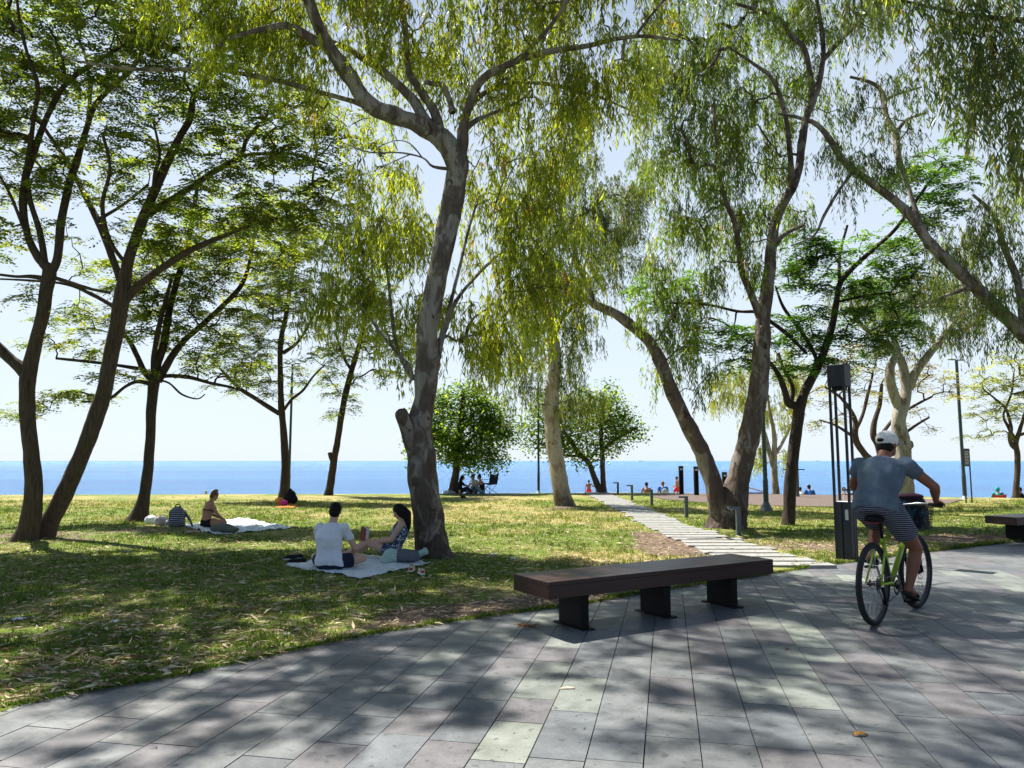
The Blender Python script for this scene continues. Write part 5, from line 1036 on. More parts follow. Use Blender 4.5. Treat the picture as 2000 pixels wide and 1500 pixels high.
def pose(kind, **kw):
    if kind == 'cross':
        J = dict(pel=(0, 0, .12), chest=(0, .03, .42), neck=(0, .09, .62), head=(0, .15, .77), face=(0, 1, -.25), shL=(-.18, .06, .58), shR=(.18, .06, .58), elL=(-.27, .16, .33), elR=(.27, .16, .33), wrL=(-.13, .34, .22), wrR=(.13, .34, .22),
                 hipL=(-.10, .03, .11), hipR=(.10, .03, .11), knL=(-.36, .32, .14), knR=(.36, .32, .14), anL=(.02, .40, .07), anR=(-.04, .28, .07), toL=(.18, .42, .04), toR=(-.20, .28, .04))
    elif kind == 'knees':
        J = dict(pel=(0, 0, .12), chest=(0, .02, .42), neck=(0, .10, .62), head=(0, .16, .78), face=(0, 1, -.1), shL=(-.18, .07, .58), shR=(.18, .07, .58), elL=(-.25, .28, .40), elR=(.25, .28, .40), wrL=(-.08, .44, .42), wrR=(.08, .44, .42),
                 hipL=(-.10, .04, .12), hipR=(.10, .04, .12), knL=(-.14, .38, .46), knR=(.14, .38, .46), anL=(-.10, .62, .08), anR=(.10, .62, .08), toL=(-.11, .78, .03), toR=(.11, .78, .03))
    elif kind == 'chair':
        J = dict(pel=(0, 0, .46), chest=(0, -.04, .76), neck=(0, -.02, .96), head=(0, .02, 1.12), face=(0, 1, -.1), shL=(-.18, -.03, .92), shR=(.18, -.03, .92), elL=(-.25, .10, .68), elR=(.25, .10, .68), wrL=(-.22, .34, .68), wrR=(.22, .34, .68),
                 hipL=(-.10, .02, .46), hipR=(.10, .02, .46), knL=(-.12, .44, .48), knR=(.12, .44, .48), anL=(-.12, .52, .09), anR=(.12, .52, .09), toL=(-.12, .68, .04), toR=(.12, .68, .04))
    else:
        J = dict(pel=(0, 0, .95), chest=(0, 0, 1.24), neck=(0, .0, 1.45), head=(0, .03, 1.61), face=(0, 1, 0), shL=(-.19, 0, 1.41), shR=(.19, 0, 1.41), elL=(-.27, -.02, 1.12), elR=(.27, -.02, 1.12), wrL=(-.29, .06, .86), wrR=(.29, .06, .86),
                 hipL=(-.10, 0, .92), hipR=(.10, 0, .92), knL=(-.12, .03, .50), knR=(.12, .03, .50), anL=(-.13, 0, .08), anR=(.13, 0, .08), toL=(-.15, .15, .03), toR=(.15, .15, .03))
    J.update(kw); return J

# ---------------------------------------------------------------- bicycle and rider
bo = G(1710, 1221); HX, HY = 0.716, 0.698; BR = Matrix(((HX, -HY, 0), (HY, HX, 0), (0, 0, 1))); BO = Vector((bo[0], bo[1], 0))
def B(x, y, z): return BO+BR @ Vector((x, y, z))
WR = 0.36
def wheel(root, x, steer=0.0):
    c = B(x, 0, WR); S = BR @ Matrix.Rotation(steer, 3, 'Z') @ Matrix.Rotation(math.pi/2, 3, 'X')
    w = MB().torus(c, WR-0.045, 0.012, S, 56, 8, 1.3).build('wheel', M_rim, root, smooth=True)
    t = MB(); t.torus(c, WR-0.026, 0.026, S, 64, 12)
    for i in range(84):
        for q in (-1, 0, 1):
            a = 2*math.pi*(i+0.5*(q != 0))/84; M = S @ Matrix.Rotation(a, 3, 'Z'); rr = WR-0.0015 if q == 0 else WR-0.010
            t.box(c+M @ Vector((rr, 0, q*0.0165)), (0.007, 0.012, 0.011), M=M)
    t.build('tyre', M_tyre, w)
    h = MB(); h.tube([c+S @ Vector((0, 0, -0.055)), c+S @ Vector((0, 0, 0.055))], 0.022, 12); h.tube([c+S @ Vector((0, 0, -0.035)), c+S @ Vector((0, 0, -0.028))], 0.032, 12); h.tube([c+S @ Vector((0, 0, 0.035)), c+S @ Vector((0, 0, 0.028))], 0.032, 12); h.build('hub', M_rim, w)
    sp = MB()
    for i in range(32):
        a = 2*math.pi*i/32; b_ = a+(0.42 if (i//2) % 2 else -0.42); z = 0.03 if i % 2 else -0.03
        sp.tube([c+S @ Vector((0.03*math.cos(b_), 0.03*math.sin(b_), z)), c+S @ Vector(((WR-0.055)*math.cos(a), (WR-0.055)*math.sin(a), 0))], 0.0013, 4)
    sp.build('spokes', M_chrome, w)
    d = MB().torus(c+S @ Vector((0, 0, 0.045)), 0.072, 0.008, S, 32, 4, 0.15).build('brake_disc', M_chrome, w)
    return w
BIKE = empty('bicycle', B(0.5, 0, 0), 'lime green mountain bicycle with knobby tyres and a front basket', 'bicycle', None, math.atan2(HY, HX))
wheel(BIKE, 0.0); wheel(BIKE, 1.12, -0.08)
fr = MB(); bb = B(0.42, 0, 0.31); st_ = B(0.27, 0, 0.74); ht = B(0.86, 0, 0.86); hb_ = B(0.90, 0, 0.74)
fr.tube([bb, st_], 0.019, 12); fr.tube([st_-(st_-bb)*0.06, ht-(ht-hb_)*0.15], 0.020, 12); fr.tube([bb, hb_], 0.025, 12); fr.tube([ht, hb_], 0.024, 12)
for q in (-1, 1):
    fr.tube([B(0.40, 0.035*q, 0.31), B(0.30, 0.055*q, 0.34), B(0, 0.066*q, WR)], [0.012, 0.012, 0.010], 10); fr.tube([st_-(st_-bb)*0.08, B(0.20, 0.045*q, 0.66), B(0, 0.066*q, WR)], [0.010, 0.010, 0.009], 10)
fr.tube([B(0.405, -0.04, 0.31), B(0.405, 0.04, 0.31)], 0.024, 12)
fr.build('frame', M_lime, BIKE, smooth=True)
FD = Matrix.Rotation(0, 3, 'Z')
fk = MB(); fk.tube([B(0.905, -0.065, 0.70), B(0.905, 0.065, 0.70)], 0.022, 10)
for q in (-1, 1): fk.tube([B(0.905, 0.062*q, 0.72), B(1.0, 0.062*q, 0.55), B(1.115, 0.062*q, WR)], [0.020, 0.018, 0.014], 10)
fk = fk.build('fork', M_blacksteel, BIKE, smooth=True)
MB().tube([B(0.955, -0.070, 0.62), B(1.06, -0.070, 0.45)], 0.017, 8).build('decal', M_cyan, fk)
MB().tube([st_, B(0.215, 0, 0.90)], 0.0145, 10).build('seat_post', M_blacksteel, BIKE)
SZ = 0.925
sd_ = MB(); 
loft(sd_, [(B(0.06, 0, SZ), BR @ Vector((0, .078, 0)), Vector((0, 0, .030))), (B(0.10, 0, SZ+.004), BR @ Vector((0, .088, 0)), Vector((0, 0, .036))), (B(0.18, 0, SZ), BR @ Vector((0, .066, 0)), Vector((0, 0, .030))), (B(0.27, 0, SZ-.004), BR @ Vector((0, .032, 0)), Vector((0, 0, .024))), (B(0.34, 0, SZ-.006), BR @ Vector((0, .02, 0)), Vector((0, 0, .018)))], 16)
sad = sd_.build('saddle', M_blacksteel, BIKE, smooth=True, bevel=0)
MB().box(B(0.085, 0, SZ-0.033), (0.05, 0.10, 0.012), M=BR).build('saddle_rail', M_bookred, sad)
hz = 1.035; sm = MB(); sm.tube([ht, B(0.845, 0, 0.95), B(0.86, 0, hz-0.02)], [0.016]*3, 10); sm.build('stem', M_blacksteel, BIKE, smooth=True)
MB().tube([B(0.80, 0.35, hz), B(0.86, 0.14, hz+.005), B(0.87, 0, hz-.015), B(0.86, -0.14, hz+.005), B(0.80, -0.35, hz)], 0.0125, 10).build('handlebar', M_chrome, BIKE, smooth=True)
for q in (-1, 1):
    MB().tube([B(0.825, 0.245*q, hz+.002), B(0.79, 0.37*q, hz)], 0.017, 10).build('grip', M_tyre, BIKE)
    MB().tube([B(0.86, 0.20*q, hz), B(0.91, 0.26*q, hz-0.02), B(0.90, 0.33*q, hz-0.03)], [0.006, 0.005, 0.004], 6).build('brake_lever', M_blacksteel, BIKE)
cr = MB(); cr.torus(B(0.42, -0.055, 0.31), 0.082, 0.012, BR @ Matrix.Rotation(math.pi/2, 3, 'X'), 36, 6, 0.3); cr.tube([B(0.42, -0.05, 0.31), B(0.42, -0.065, 0.31)], 0.045, 12); cr = cr.build('chainring', M_rim, BIKE)
PA = math.radians(-62); px_, pz_ = 0.42+0.17*math.cos(PA), 0.31+0.17*math.sin(PA); qx_, qz_ = 0.42-0.17*math.cos(PA), 0.31-0.17*math.sin(PA)
MB().tube([B(0.42, -0.075, 0.31), B(px_, -0.085, pz_)], [0.014, 0.011], 8).build('crank_arm', M_chrome, BIKE); MB().tube([B(0.42, 0.075, 0.31), B(qx_, 0.085, qz_)], [0.014, 0.011], 8).build('crank_arm', M_chrome, BIKE)
for (x, y, z) in ((px_, -0.14, pz_), (qx_, 0.14, qz_)): MB().box(B(x, y, z), (0.09, 0.095, 0.02), M=BR).build('pedal', M_blacksteel, BIKE, bevel=0.003)
cs = MB()
for i in range(7): cs.torus(B(0, -0.035-0.004*i, WR), 0.050-0.0045*i, 0.004, BR @ Matrix.Rotation(math.pi/2, 3, 'X'), 24, 4, 0.5)
cs.build('cassette', M_rim, BIKE)
MB().tube([B(0, -0.075, 0.33), B(0.03, -0.08, 0.26), B(0.05, -0.075, 0.18)], [0.018, 0.012, 0.018], 8).build('derailleur', M_blacksteel, BIKE, smooth=True)
ch = MB(); ch.tube([B(0.05, -0.062, 0.165), B(0.02, -0.055, 0.25), B(-0.045, -0.05, WR), B(0.0, -0.05, WR+0.045), B(0.42, -0.055, 0.31+0.084), B(0.50, -0.055, 0.31), B(0.42, -0.055, 0.31-0.084), B(0.05, -0.062, 0.160)], 0.0045, 5); ch.build('chain', M_rim, BIKE)
# basket with its wire mesh
bk = MB(); bx0, bx1, bz0, bz1 = 0.93, 1.17, 0.78, 1.02
def bpt(u, v, z, t): return B(bx0+(bx1-bx0)*u+0.02*t*(2*u-1), (v-0.5)*(0.30+0.06*t), z)
for i in range(9):
    t = i/8; z = bz0+(bz1-bz0)*t; bk.tube([bpt(0, 0, z, t), bpt(1, 0, z, t), bpt(1, 1, z, t), bpt(0, 1, z, t), bpt(0, 0, z, t)], 0.006 if i == 8 else 0.0022, 4)
for i in range(13):
    for v in (0, 1): bk.tube([bpt(i/12, v, bz0, 0), bpt(i/12, v, bz1, 1)], 0.0022, 4)
for i in range(15):
    for u in (0, 1): bk.tube([bpt(u, i/14, bz0, 0), bpt(u, i/14, bz1, 1)], 0.0022, 4)
    bk.tube([bpt(0, i/14, bz0, 0), bpt(1, i/14, bz0, 0)], 0.0022, 4)
bk.build('basket', M_mesh, BIKE)
bg_ = MB(); bg_.box(B(1.05, 0, 0.89), (0.215, 0.285, 0.20), M=BR); bg_.ell(B(1.05, 0, 1.03), (0.13, 0.15, 0.10), BR); bg_.ell(B(1.03, 0.05, 1.08), (0.10, 0.09, 0.05), BR)
rb_ = empty('cloth_bag', B(1.05, 0, 0.79), 'dark patterned bag stuffed in the bicycle basket', 'bag')
bg_.build('bag_body', M_bagpat, rb_, remesh=0.012, smooth_it=4); MB().ell(B(0.99, -0.03, 1.10), (0.09, 0.12, 0.035), BR).build('bag_flap', cloth('plum_cloth', (0.05, 0.02, 0.04)), rb_, smooth=True)
# rider (local x forward, converted to the person frame: right = -y, forward = x)
def RJ(x, y, z): return (-y, x, z)
J = dict(pel=RJ(.17, 0, 1.035), chest=RJ(.28, 0, 1.29), neck=RJ(.39, 0, 1.475), head=RJ(.485, -.015, 1.595), face=RJ(1, -.25, -.12), shL=RJ(.37, .20, 1.415), shR=RJ(.37, -.20, 1.415),
         elL=RJ(.54, .34, 1.21), elR=RJ(.57, -.375, 1.21), wrL=RJ(.755, .315, hz+.045), wrR=RJ(.755, -.325, hz+.045), hdL=RJ(.75, 0, -.35), hdR=RJ(.75, 0, -.35), pnL=RJ(-.2, 0, -1), pnR=RJ(-.2, 0, -1),
         hipL=RJ(.20, .10, 1.0), hipR=RJ(.20, -.11, 1.0), knL=RJ(.60, .15, .83), knR=RJ(.53, -.20, .64), anL=RJ(.30, .13, qz_+.10), anR=RJ(.43, -.15, pz_+.12), toL=RJ(.43, .14, qz_+.055), toR=RJ(.585, -.16, pz_+.045))
person('man riding the green bicycle away, grey blue shirt, striped shorts, pale cap', B(0, 0, 0), math.atan2(HY, HX)-math.pi/2, J, M_skin_d, M_grayblue, M_striped, M_hair, 'short', 1.0, 0.008, 0.45, 0.62, shoes=M_sandal, curl=1.0, bulk=1.09, capm=M_cap)
# ---------------------------------------------------------------- picnic under the big eucalyptus
def sheet(name, corners, label, mat, nx=40, ny=28, amp=0.02, lift=0.03, seed=0, cat='picnic blanket'):
    c = [np.array(q) for q in corners]; V = []; F = []
    for j in range(ny+1):
        for i in range(nx+1):
            u = i/nx; v = j/ny; p = c[0]*(1-u)*(1-v)+c[1]*u*(1-v)+c[2]*u*v+c[3]*(1-u)*v
            w = 0.03*math.sin(u*9+seed)*(1 if v in (0, 1) else 0)
            z = float(ground_z(p[0], p[1]))+lift+amp*abs(noise.noise(Vector((p[0]*4, p[1]*4, seed))))*1.6+amp*0.5*noise.noise(Vector((p[0]*13, p[1]*13, seed)))
            V.append((p[0]+w*0.3, p[1]+w, z))
    for j in range(ny):
        for i in range(nx): a = j*(nx+1)+i; F.append((a, a+1, a+nx+2, a+nx+1))
    mb = MB(); mb.add(V, F); o = mb.build(name, mat, None, smooth=True)
    m = o.modifiers.new('t', 'SOLIDIFY'); m.thickness = 0.006
    return tag(o, label, cat)
sheet('picnic_blanket', [G(553, 1112), G(705, 1136), G(842, 1103), G(690, 1086)], 'silvery white picnic sheet under the couple by the big eucalyptus', M_blanket, amp=0.03, seed=2)
sheet('picnic_blanket', [G(352, 1031), G(425, 1047), G(570, 1032), G(468, 1015)], 'silvery wrinkled picnic sheet under the woman in a bikini', M_blanket, amp=0.045, seed=5)
sheet('towel', [G(538, 991), G(575, 993), G(581, 986), G(545, 985)], 'orange towel spread at the foot of the slender straight tree', M_orange, 12, 8, 0.02, 0.03, 3, 'towel')
def az(dx, dy): return math.atan2(dy, dx)-math.pi/2      # rotation that makes a person face (dx, dy)
g = G(643, 1119); 
person('man in a white T shirt sitting cross legged on the picnic sheet, back turned', (g[0], g[1], 0.03), az(0.18, 1), pose('cross', chest=(-.03, .02, .43), neck=(-.01, .10, .64), head=(.0, .16, .80), face=(-.15, 1, -.15), elL=(-.32, .22, .42), wrL=(-.16, .40, .34), elR=(.30, .17, .30), wrR=(.20, .36, .18)), M_skin_l, M_white, M_navy, M_hair, 'short', 0.94, 0.008, 0.55, 0.55, bulk=1.05)
g = G(787, 1098); gx = g[0]-0.12; gy = g[1]+0.12
WJ = dict(pel=(0, .07, .12), chest=(0, -.05, .41), neck=(0, -.11, .60), head=(0, -.04, .745), face=(0, 1, -.75), shL=(-.16, -.11, .56), shR=(.16, -.11, .56), elL=(-.22, .04, .32), elR=(.22, .03, .31), wrL=(-.10, .30, .29), wrR=(.10, .30, .29),
          hipL=(-.09, .03, .12), hipR=(.09, .03, .12), knL=(-.10, .44, .27), knR=(.10, .46, .22), anL=(-.10, .84, .06), anR=(.08, .86, .06), toL=(-.12, .90, .20), toR=(.10, .93, .19), hdL=(.3, 1, .1), hdR=(-.3, 1, .1))
person('woman in a navy floral dress leaning on the big eucalyptus, reading', (gx, gy, 0.03), az(-1, 0.05), WJ, M_skin_l, M_floral, None, M_hair, 'long', 0.91, 0.008, 0.3, 0.42, top_kind='dress')
bkl = empty('book', (gx-0.44, gy-0.02, 0.30), 'dark red book held open by the woman', 'book'); 
for q in (-1, 1):
    M = Matrix.Rotation(math.radians(52*q), 3, 'Z') @ Matrix.Rotation(math.radians(10), 3, 'Y'); sp = Vector((gx-0.52, gy, 0.385))
    c = MB().box(sp+M @ Vector((0.075, 0, 0)), (0.15, 0.008, 0.23), M=M).build('cover', M_bookred, bkl); MB().box(sp+M @ Vector((0.075, -0.009*q, 0)), (0.138, 0.009, 0.212), M=M).build('pages', M_paper, c)
def lump(name, label, cat, parts, mat, vox=0.012, extra=None, group=None):
    c = parts[0][0]; r = empty(name, (c[0], c[1], 0.02), label, cat, group); mb = MB()
    for p, rad in parts: mb.ell(p, rad)
    mb.build('body' if name != 'bag' else 'pouch', mat, r, remesh=vox, smooth_it=3, disp=(0.02, 0.06)); return r
b0 = G(786, 1103); x, y = b0[0], b0[1]+0.0
r = lump('bag', 'grey canvas tote with mint ends lying beside the reading woman', 'bag', [((x+.02, y, .12), (.20, .13, .10)), ((x+.12, y, .12), (.14, .12, .095))], M_gray)
MB().ell((x-.15, y-.02, .12), (.13, .13, .11)).ell((x-.22, y-.04, .07), (.10, .12, .06)).build('mint_end', M_mint, r, remesh=0.012, smooth_it=3, disp=(0.02, .06)); MB().tube([(x+.22, y, .14), (x+.29, y+.02, .17), (x+.33, y, .19)], [.05, .045, .055], 8).build('mint_strap', M_mint, r, smooth=True)
def shoe(px, py, label, m1, m2, a, ln=0.25, z=0.03):
    g = G(px, py); r = empty('shoe', (g[0], g[1], z), label, 'shoe', None, a); T, R = frame((g[0], g[1], z), a); X = lambda *v: R @ Vector(v)
    s = MB(); loft(s, [(T((0, -ln/2, .015)), X(.034, 0, 0), X(0, 0, .014)), (T((0, -ln/4, .015)), X(.036, 0, 0), X(0, 0, .014)), (T((0, ln/4, .015)), X(.046, 0, 0), X(0, 0, .014)), (T((0, ln/2, .015)), X(.026, 0, 0), X(0, 0, .012))]); s.build('sole', M_paper if m1 != M_black else M_slip, r, smooth=True)
    u = MB(); loft(u, [(T((0, -ln/2+.01, .05)), X(.032, 0, 0), X(0, 0, .035)), (T((0, -ln/4, .05)), X(.036, 0, 0), X(0, 0, .034)), (T((0, ln/5, .045)), X(.042, 0, 0), X(0, 0, .03)), (T((0, ln/2-.01, .03)), X(.026, 0, 0), X(0, 0, .015))]); u.build('upper', m1, r, smooth=True)
    MB().ell(T((0, -ln/6, .076)), (.026, .055, .014), R).build('opening', m2, r, smooth=True)
    MB().ell(T((0, -ln/2-.002, .045)), (.022, .006, .016), R).build('heel_tab', M_red if m1 != M_black else M_black, r, smooth=True)
shoe(804, 1120, 'left beige canvas shoe with a red heel, next to the picnic sheet', M_beige, M_black, 0.05); shoe(823, 1126, 'right beige canvas shoe with a red heel, nearest the camera', M_beige, M_black, 0.25)
shoe(578, 1106, 'black sneaker lying left behind the man in white', M_black, M_gray, 1.45, 0.28); shoe(572, 1098, 'black sneaker farther behind the man in white', M_black, M_gray, 1.6, 0.28)
g = G(697, 1108); r = empty('snack_box', (g[0], g[1], 0.05), 'small white and red snack box on the picnic sheet between the couple', 'box')
MB().box((g[0], g[1], 0.075), (0.17, 0.11, 0.05), rz=0.2).build('tub', M_slip, r, bevel=0.01); MB().box((g[0], g[1]-0.002, 0.107), (0.15, 0.09, 0.012), rz=0.2).build('lid', M_red, r, bevel=0.004)

# ---------------------------------------------------------------- woman in a bikini and her things
g = G(402, 1035)
person('woman in a black bikini sitting cross legged, auburn hair in a bun', (g[0], g[1], 0.05), az(0.75, 0.65), pose('cross', chest=(0, .03, .42), neck=(0, .10, .63), head=(0, .17, .76), face=(.1, 1, -.6)), M_skin, M_black, M_black, M_hair_br, 'bun', 0.86, 0.010, leg=0.16, top_kind='bikini')
g = G(345, 1033); r = empty('backpack', (g[0], g[1], 0.03), 'navy backpack with white stripes standing on the lawn', 'backpack')
c = MB(); c.box((g[0], g[1], .22), (.30, .18, .34)); c.ell((g[0], g[1], .36), (.15, .10, .12)); c.ell((g[0]+.02, g[1]-.1, .17), (.13, .07, .13)); c.build('pack', M_stripebag, r, remesh=0.014, smooth_it=6)
MB().tube([(g[0]-.05, g[1], .46), (g[0]-.03, g[1], .52), (g[0]+.04, g[1], .52), (g[0]+.06, g[1], .46)], .014, 6).build('handle', M_black, r, smooth=True)
MB().tube([(g[0]+.12, g[1]+.05, .36), (g[0]+.24, g[1]+.06, .2), (g[0]+.34, g[1], .05), (g[0]+.2, g[1], .04)], [.03, .03, .03, .02], 8).build('strap', M_stripebag, r, smooth=True)
g = G(294, 1027); lump('bag', 'white plastic bag slumped at the foot of the dark trunk', 'bag', [((g[0], g[1], .12), (.14, .12, .12)), ((g[0]+.1, g[1], .09), (.12, .1, .08))], M_slip)
g = G(314, 1030); lump('bag', 'greyish bundle of cloth between the white bag and the backpack', 'bag', [((g[0], g[1], .13), (.15, .12, .13)), ((g[0]+.16, g[1], .09), (.12, .1, .09))], cloth('mauve_grey_cloth', (0.42, 0.38, 0.40)))
g = G(436, 1043); lump('jacket', 'dark crumpled jacket on the near edge of the bikini woman\'s sheet', 'clothes', [((g[0], g[1], .12), (.22, .14, .09)), ((g[0]+.16, g[1]-.02, .09), (.16, .12, .06)), ((g[0]-.14, g[1], .11), (.12, .12, .08))], M_olive)
g = G(383, 1044); lump('sandals', 'pale pink sandals at the corner of the bikini woman\'s sheet', 'sandals', [((g[0], g[1], .05), (.10, .06, .035)), ((g[0]-.13, g[1]-.02, .05), (.08, .06, .03))], cloth('pink_leather', (0.5, 0.32, 0.28)))
g = G(567, 986); r = lump('bag', 'black drawstring bag leaning on the green lamp post', 'bag', [((g[0], g[1], .18), (.25, .18, .18)), ((g[0], g[1], .33), (.18, .14, .16)), ((g[0]-.02, g[1], .45), (.07, .07, .1))], M_black, 0.02)
g = G(546, 987); lump('clothes', 'orange clothes heaped at the foot of the slender tree', 'clothes', [((g[0], g[1], .14), (.17, .14, .12)), ((g[0]+.06, g[1], .08), (.15, .12, .07))], M_orange, 0.02)
g = G(555, 989); lump('cushion', 'magenta bundle between the orange clothes and the black bag', 'cushion', [((g[0], g[1], .11), (.12, .1, .10))], M_magenta, 0.02)

# ---------------------------------------------------------------- camping chairs
def stand_sea(px, top, h, label='', Y0=36.0, **k):
    """where on the slope someone of height h stands when the top of the head is seen here"""
    best = None
    for Y in np.arange(Y0, 75, 0.25):
        c = P(px, top, Y); e = abs(c[2]-h-float(ground_z(c[0], Y)))
        if best is None or e < best[0]: best = (e, Y, c)
    return (best[2][0], best[1], float(ground_z(best[2][0], best[1])))
def camp_chair(loc, rz, m, label):
    T, R = frame(loc, rz); r = empty('camping_chair', loc, label, 'chair', 'folding camping chairs by the sea', rz)
    s = MB(); s.add([T(v) for v in ((-.25, -.18, .42), (.25, -.18, .42), (.25, .25, .46), (-.25, .25, .46), (0, .03, .38))], [(0, 1, 4), (1, 2, 4), (2, 3, 4), (3, 0, 4)]); o = s.build('seat', m, r); o.modifiers.new('t', 'SOLIDIFY').thickness = 0.012
    s = MB(); s.add([T(v) for v in ((-.25, -.18, .42), (.25, -.18, .42), (.28, -.26, .90), (.0, -.27, .82), (-.28, -.26, .90))], [(0, 1, 2, 3, 4)]); o = s.build('backrest', m, r); o.modifiers.new('t', 'SOLIDIFY').thickness = 0.012
    for a, b in (((-.27, -.20, 0), (.27, .25, .45)), ((.27, -.20, 0), (-.27, .25, .45)), ((-.27, .25, 0), (-.27, -.2, .45)), ((.27, .25, 0), (.27, -.2, .45)), ((-.27, .25, 0), (.27, .25, .45)), ((.27, .25, 0), (-.27, .25, .45)), ((-.27, -.18, .42), (-.28, -.27, .92)), ((.27, -.18, .42), (.28, -.27, .92)), ((-.27, .25, .45), (-.28, .26, .62)), ((.27, .25, .45), (.28, .26, .62))):
        MB().tube([T(a), T(b)], 0.011, 6).build('frame_tube', M_blacksteel, r)
    for q in (-1, 1): MB().box(T((.30*q, .02, .635)), (.07, .56, .02), M=R).build('armrest', m, r)
def at(px, py, Y):
    c = P(px, py, Y); return (c[0], Y, float(ground_z(c[0], Y))+0.01)
camp_chair(at(957, 964, 33.0), az(0.6, -0.5)+math.pi, M_navy, 'dark blue empty camping chair beside the three picnickers')
RC = stand_sea(1947, 942.5, 1.26); TY = RC[1]
camp_chair(RC, az(0.3, 1), M_red, 'red camping chair at the right, a person in a teal hood in it')
BC = (P(1991, 950, TY)[0], TY, float(ground_z(P(1991, 950, TY)[0], TY)))
camp_chair(BC, az(-0.8, .6), M_black, 'black camping chair at the right edge behind the twisted acacia')
tx_ = P(1969, 950, TY)[0]; tz = (tx_, TY, float(ground_z(tx_, TY))); r = empty('folding_table', tz, 'small low folding table between the red and black camping chairs', 'table')
MB().box((tz[0], tz[1], tz[2]+.42), (.55, .4, .03)).build('table_top', M_slip, r)
for a in (-.22, .22):
    for b in (-.15, .15): MB().tube([(tz[0]+a, tz[1]+b, tz[2]), (tz[0]-a, tz[1]+b, tz[2]+.41)], .01, 6).build('leg', M_blacksteel, r)

# ---------------------------------------------------------------- people by the sea
q = RC
person('person in a teal hood sitting in the red camping chair', (q[0]+.02, q[1]+.02, q[2]), az(0.3, 1), pose('chair'), M_skin, M_teal, M_navy, M_teal, 'hood', 1.0, 0.02, 0.9, 1.2)
q = BC
person('person in dark clothes in the black camping chair at the right edge', (q[0]+.02, q[1], q[2]), az(-0.8, .6), pose('chair', wrL=(-.1, .5, .62), wrR=(.12, .5, .62)), M_skin, M_black, M_navy, M_hair, 'short', 1.0, 0.02, 0.9, 1.2)
q = at(897, 964.5, 32.6)
person('woman in dark clothes with long hair sitting by the foot of the round tree', q, az(1, .1), pose('knees', knL=(-.12, .40, .30), knR=(.12, .40, .26), anL=(-.1, .66, .07), anR=(.1, .66, .07)), M_skin_l, M_black, M_navy, M_hair, 'long', 0.9, 0.018, 0.95, 1.2)
q = at(928, 964.5, 33.2)
person('man in a white shirt sitting between the two women under the round tree', q, az(-.7, -.6), pose('cross'), M_skin_l, M_white, M_jeans, M_hair, 'short', 0.97, 0.018, 0.6, 1.2)
q = at(942, 964.5, 32.7)
person('woman in a black top and pale jeans sitting beside the empty camping chair', q, az(-1, .25), pose('knees', knL=(-.12, .36, .42), knR=(.12, .40, .36), wrL=(-.2, .5, .34), wrR=(.2, .5, .34)), M_skin_l, M_black, M_jeans, M_hair, 'bun', 0.93, 0.018, leg=1.2, top_kind='tank')
for px, lb, mt, rr in ((872, 'white bag lying left of the round tree trunk', M_slip, .16), (879, 'grey bag against the round tree trunk', cloth('light_grey_cloth', (.35, .37, .4)), .14)):
    q = at(px, 964.5, 32.2); lump('bag', lb, 'bag', [((q[0], q[1], q[2]+.08), (rr, .12, .10)), ((q[0]+.12, q[1], q[2]+.06), (.12, .1, .08))], mt, 0.02)
q = at(897.5, 966, 32.0); r = empty('drink_bottle', q, 'small orange drink bottle in front of the woman with long hair', 'bottle')
MB().tube([(q[0], q[1], q[2]), (q[0], q[1], q[2]+.14), (q[0], q[1], q[2]+.17)], [.04, .04, .018], 10).build('bottle', M_orange, r, smooth=True); MB().tube([(q[0], q[1], q[2]+.17), (q[0], q[1], q[2]+.20)], .02, 8).build('lid', M_slip, r)
sheet('picnic_blanket', [at(868, 966, 31.9), at(950, 966, 31.9), at(948, 965, 33.6), at(866, 965, 33.6)], 'dark ground sheet under the three picnickers by the round tree', M_gray, 20, 6, 0.02, 0.02, 8)
q = stand_sea(1150, 938, 1.12, '')
person('child in red shorts seen from behind, one arm held out', q, az(.1, 1), pose('stand', elR=(.36, .02, 1.22), wrR=(.58, .06, 1.12)), M_skin_d, None, M_red, M_hair, 'short', 0.66, 0.014, leg=0.6, group=None)
q = stand_sea(1263, 942, 0.88, ''); person('man without a shirt sitting with his back turned, left of the backpack wearer', q, az(.1, 1), pose('cross'), M_skin_d, None, M_navy, M_hair, 'short', 1.0, 0.018, leg=.6)
q = stand_sea(1295, 941, 0.88, ''); rr_, jj = person('person in a blue shirt wearing a pale grey backpack, sitting', q, az(.1, 1), pose('cross'), M_skin, M_blue, M_navy, M_hair_br, 'short', 1.0, 0.018, .5, .6)
lump('backpack', 'pale grey backpack worn by the sitting person in blue', 'backpack', [((q[0]+.03, q[1]-.22, q[2]+.34), (.18, .1, .22))], cloth('pale_grey_nylon', (.3, .36, .38)), 0.02)
q = stand_sea(1322, 932, 1.25, ''); person('boy in red shorts half turned beside the left twin post', q, az(-.8, .5), pose('stand', knL=(-.14, .25, .55), anL=(-.12, .1, .2), wrL=(-.2, .25, 1.0), wrR=(.2, .25, 1.0)), M_skin, None, M_red, M_hair, 'short', 0.74, 0.014, leg=.6)
q = stand_sea(1582, 948, 0.88, ''); person('person in a royal blue T shirt sitting right of the exercise post', q, az(0, 1), pose('cross'), M_skin, M_blue, M_navy, M_hair, 'short', 1.0, 0.018, .6, .6)
q = stand_sea(1563, 950, 0.80, ''); person('child in white sitting close to the exercise post', q, az(.3, 1), pose('cross'), M_skin, M_white, M_navy, M_hair, 'short', 0.88, 0.018, .6, .6)
q = stand_sea(1646, 939, 0.95, ''); person('man with bare shoulders sitting behind the steel light column', q, az(-.2, -1), pose('knees'), M_skin, M_teal, M_navy, M_hair, 'short', 1.0, 0.018, leg=.6, top_kind='tank')
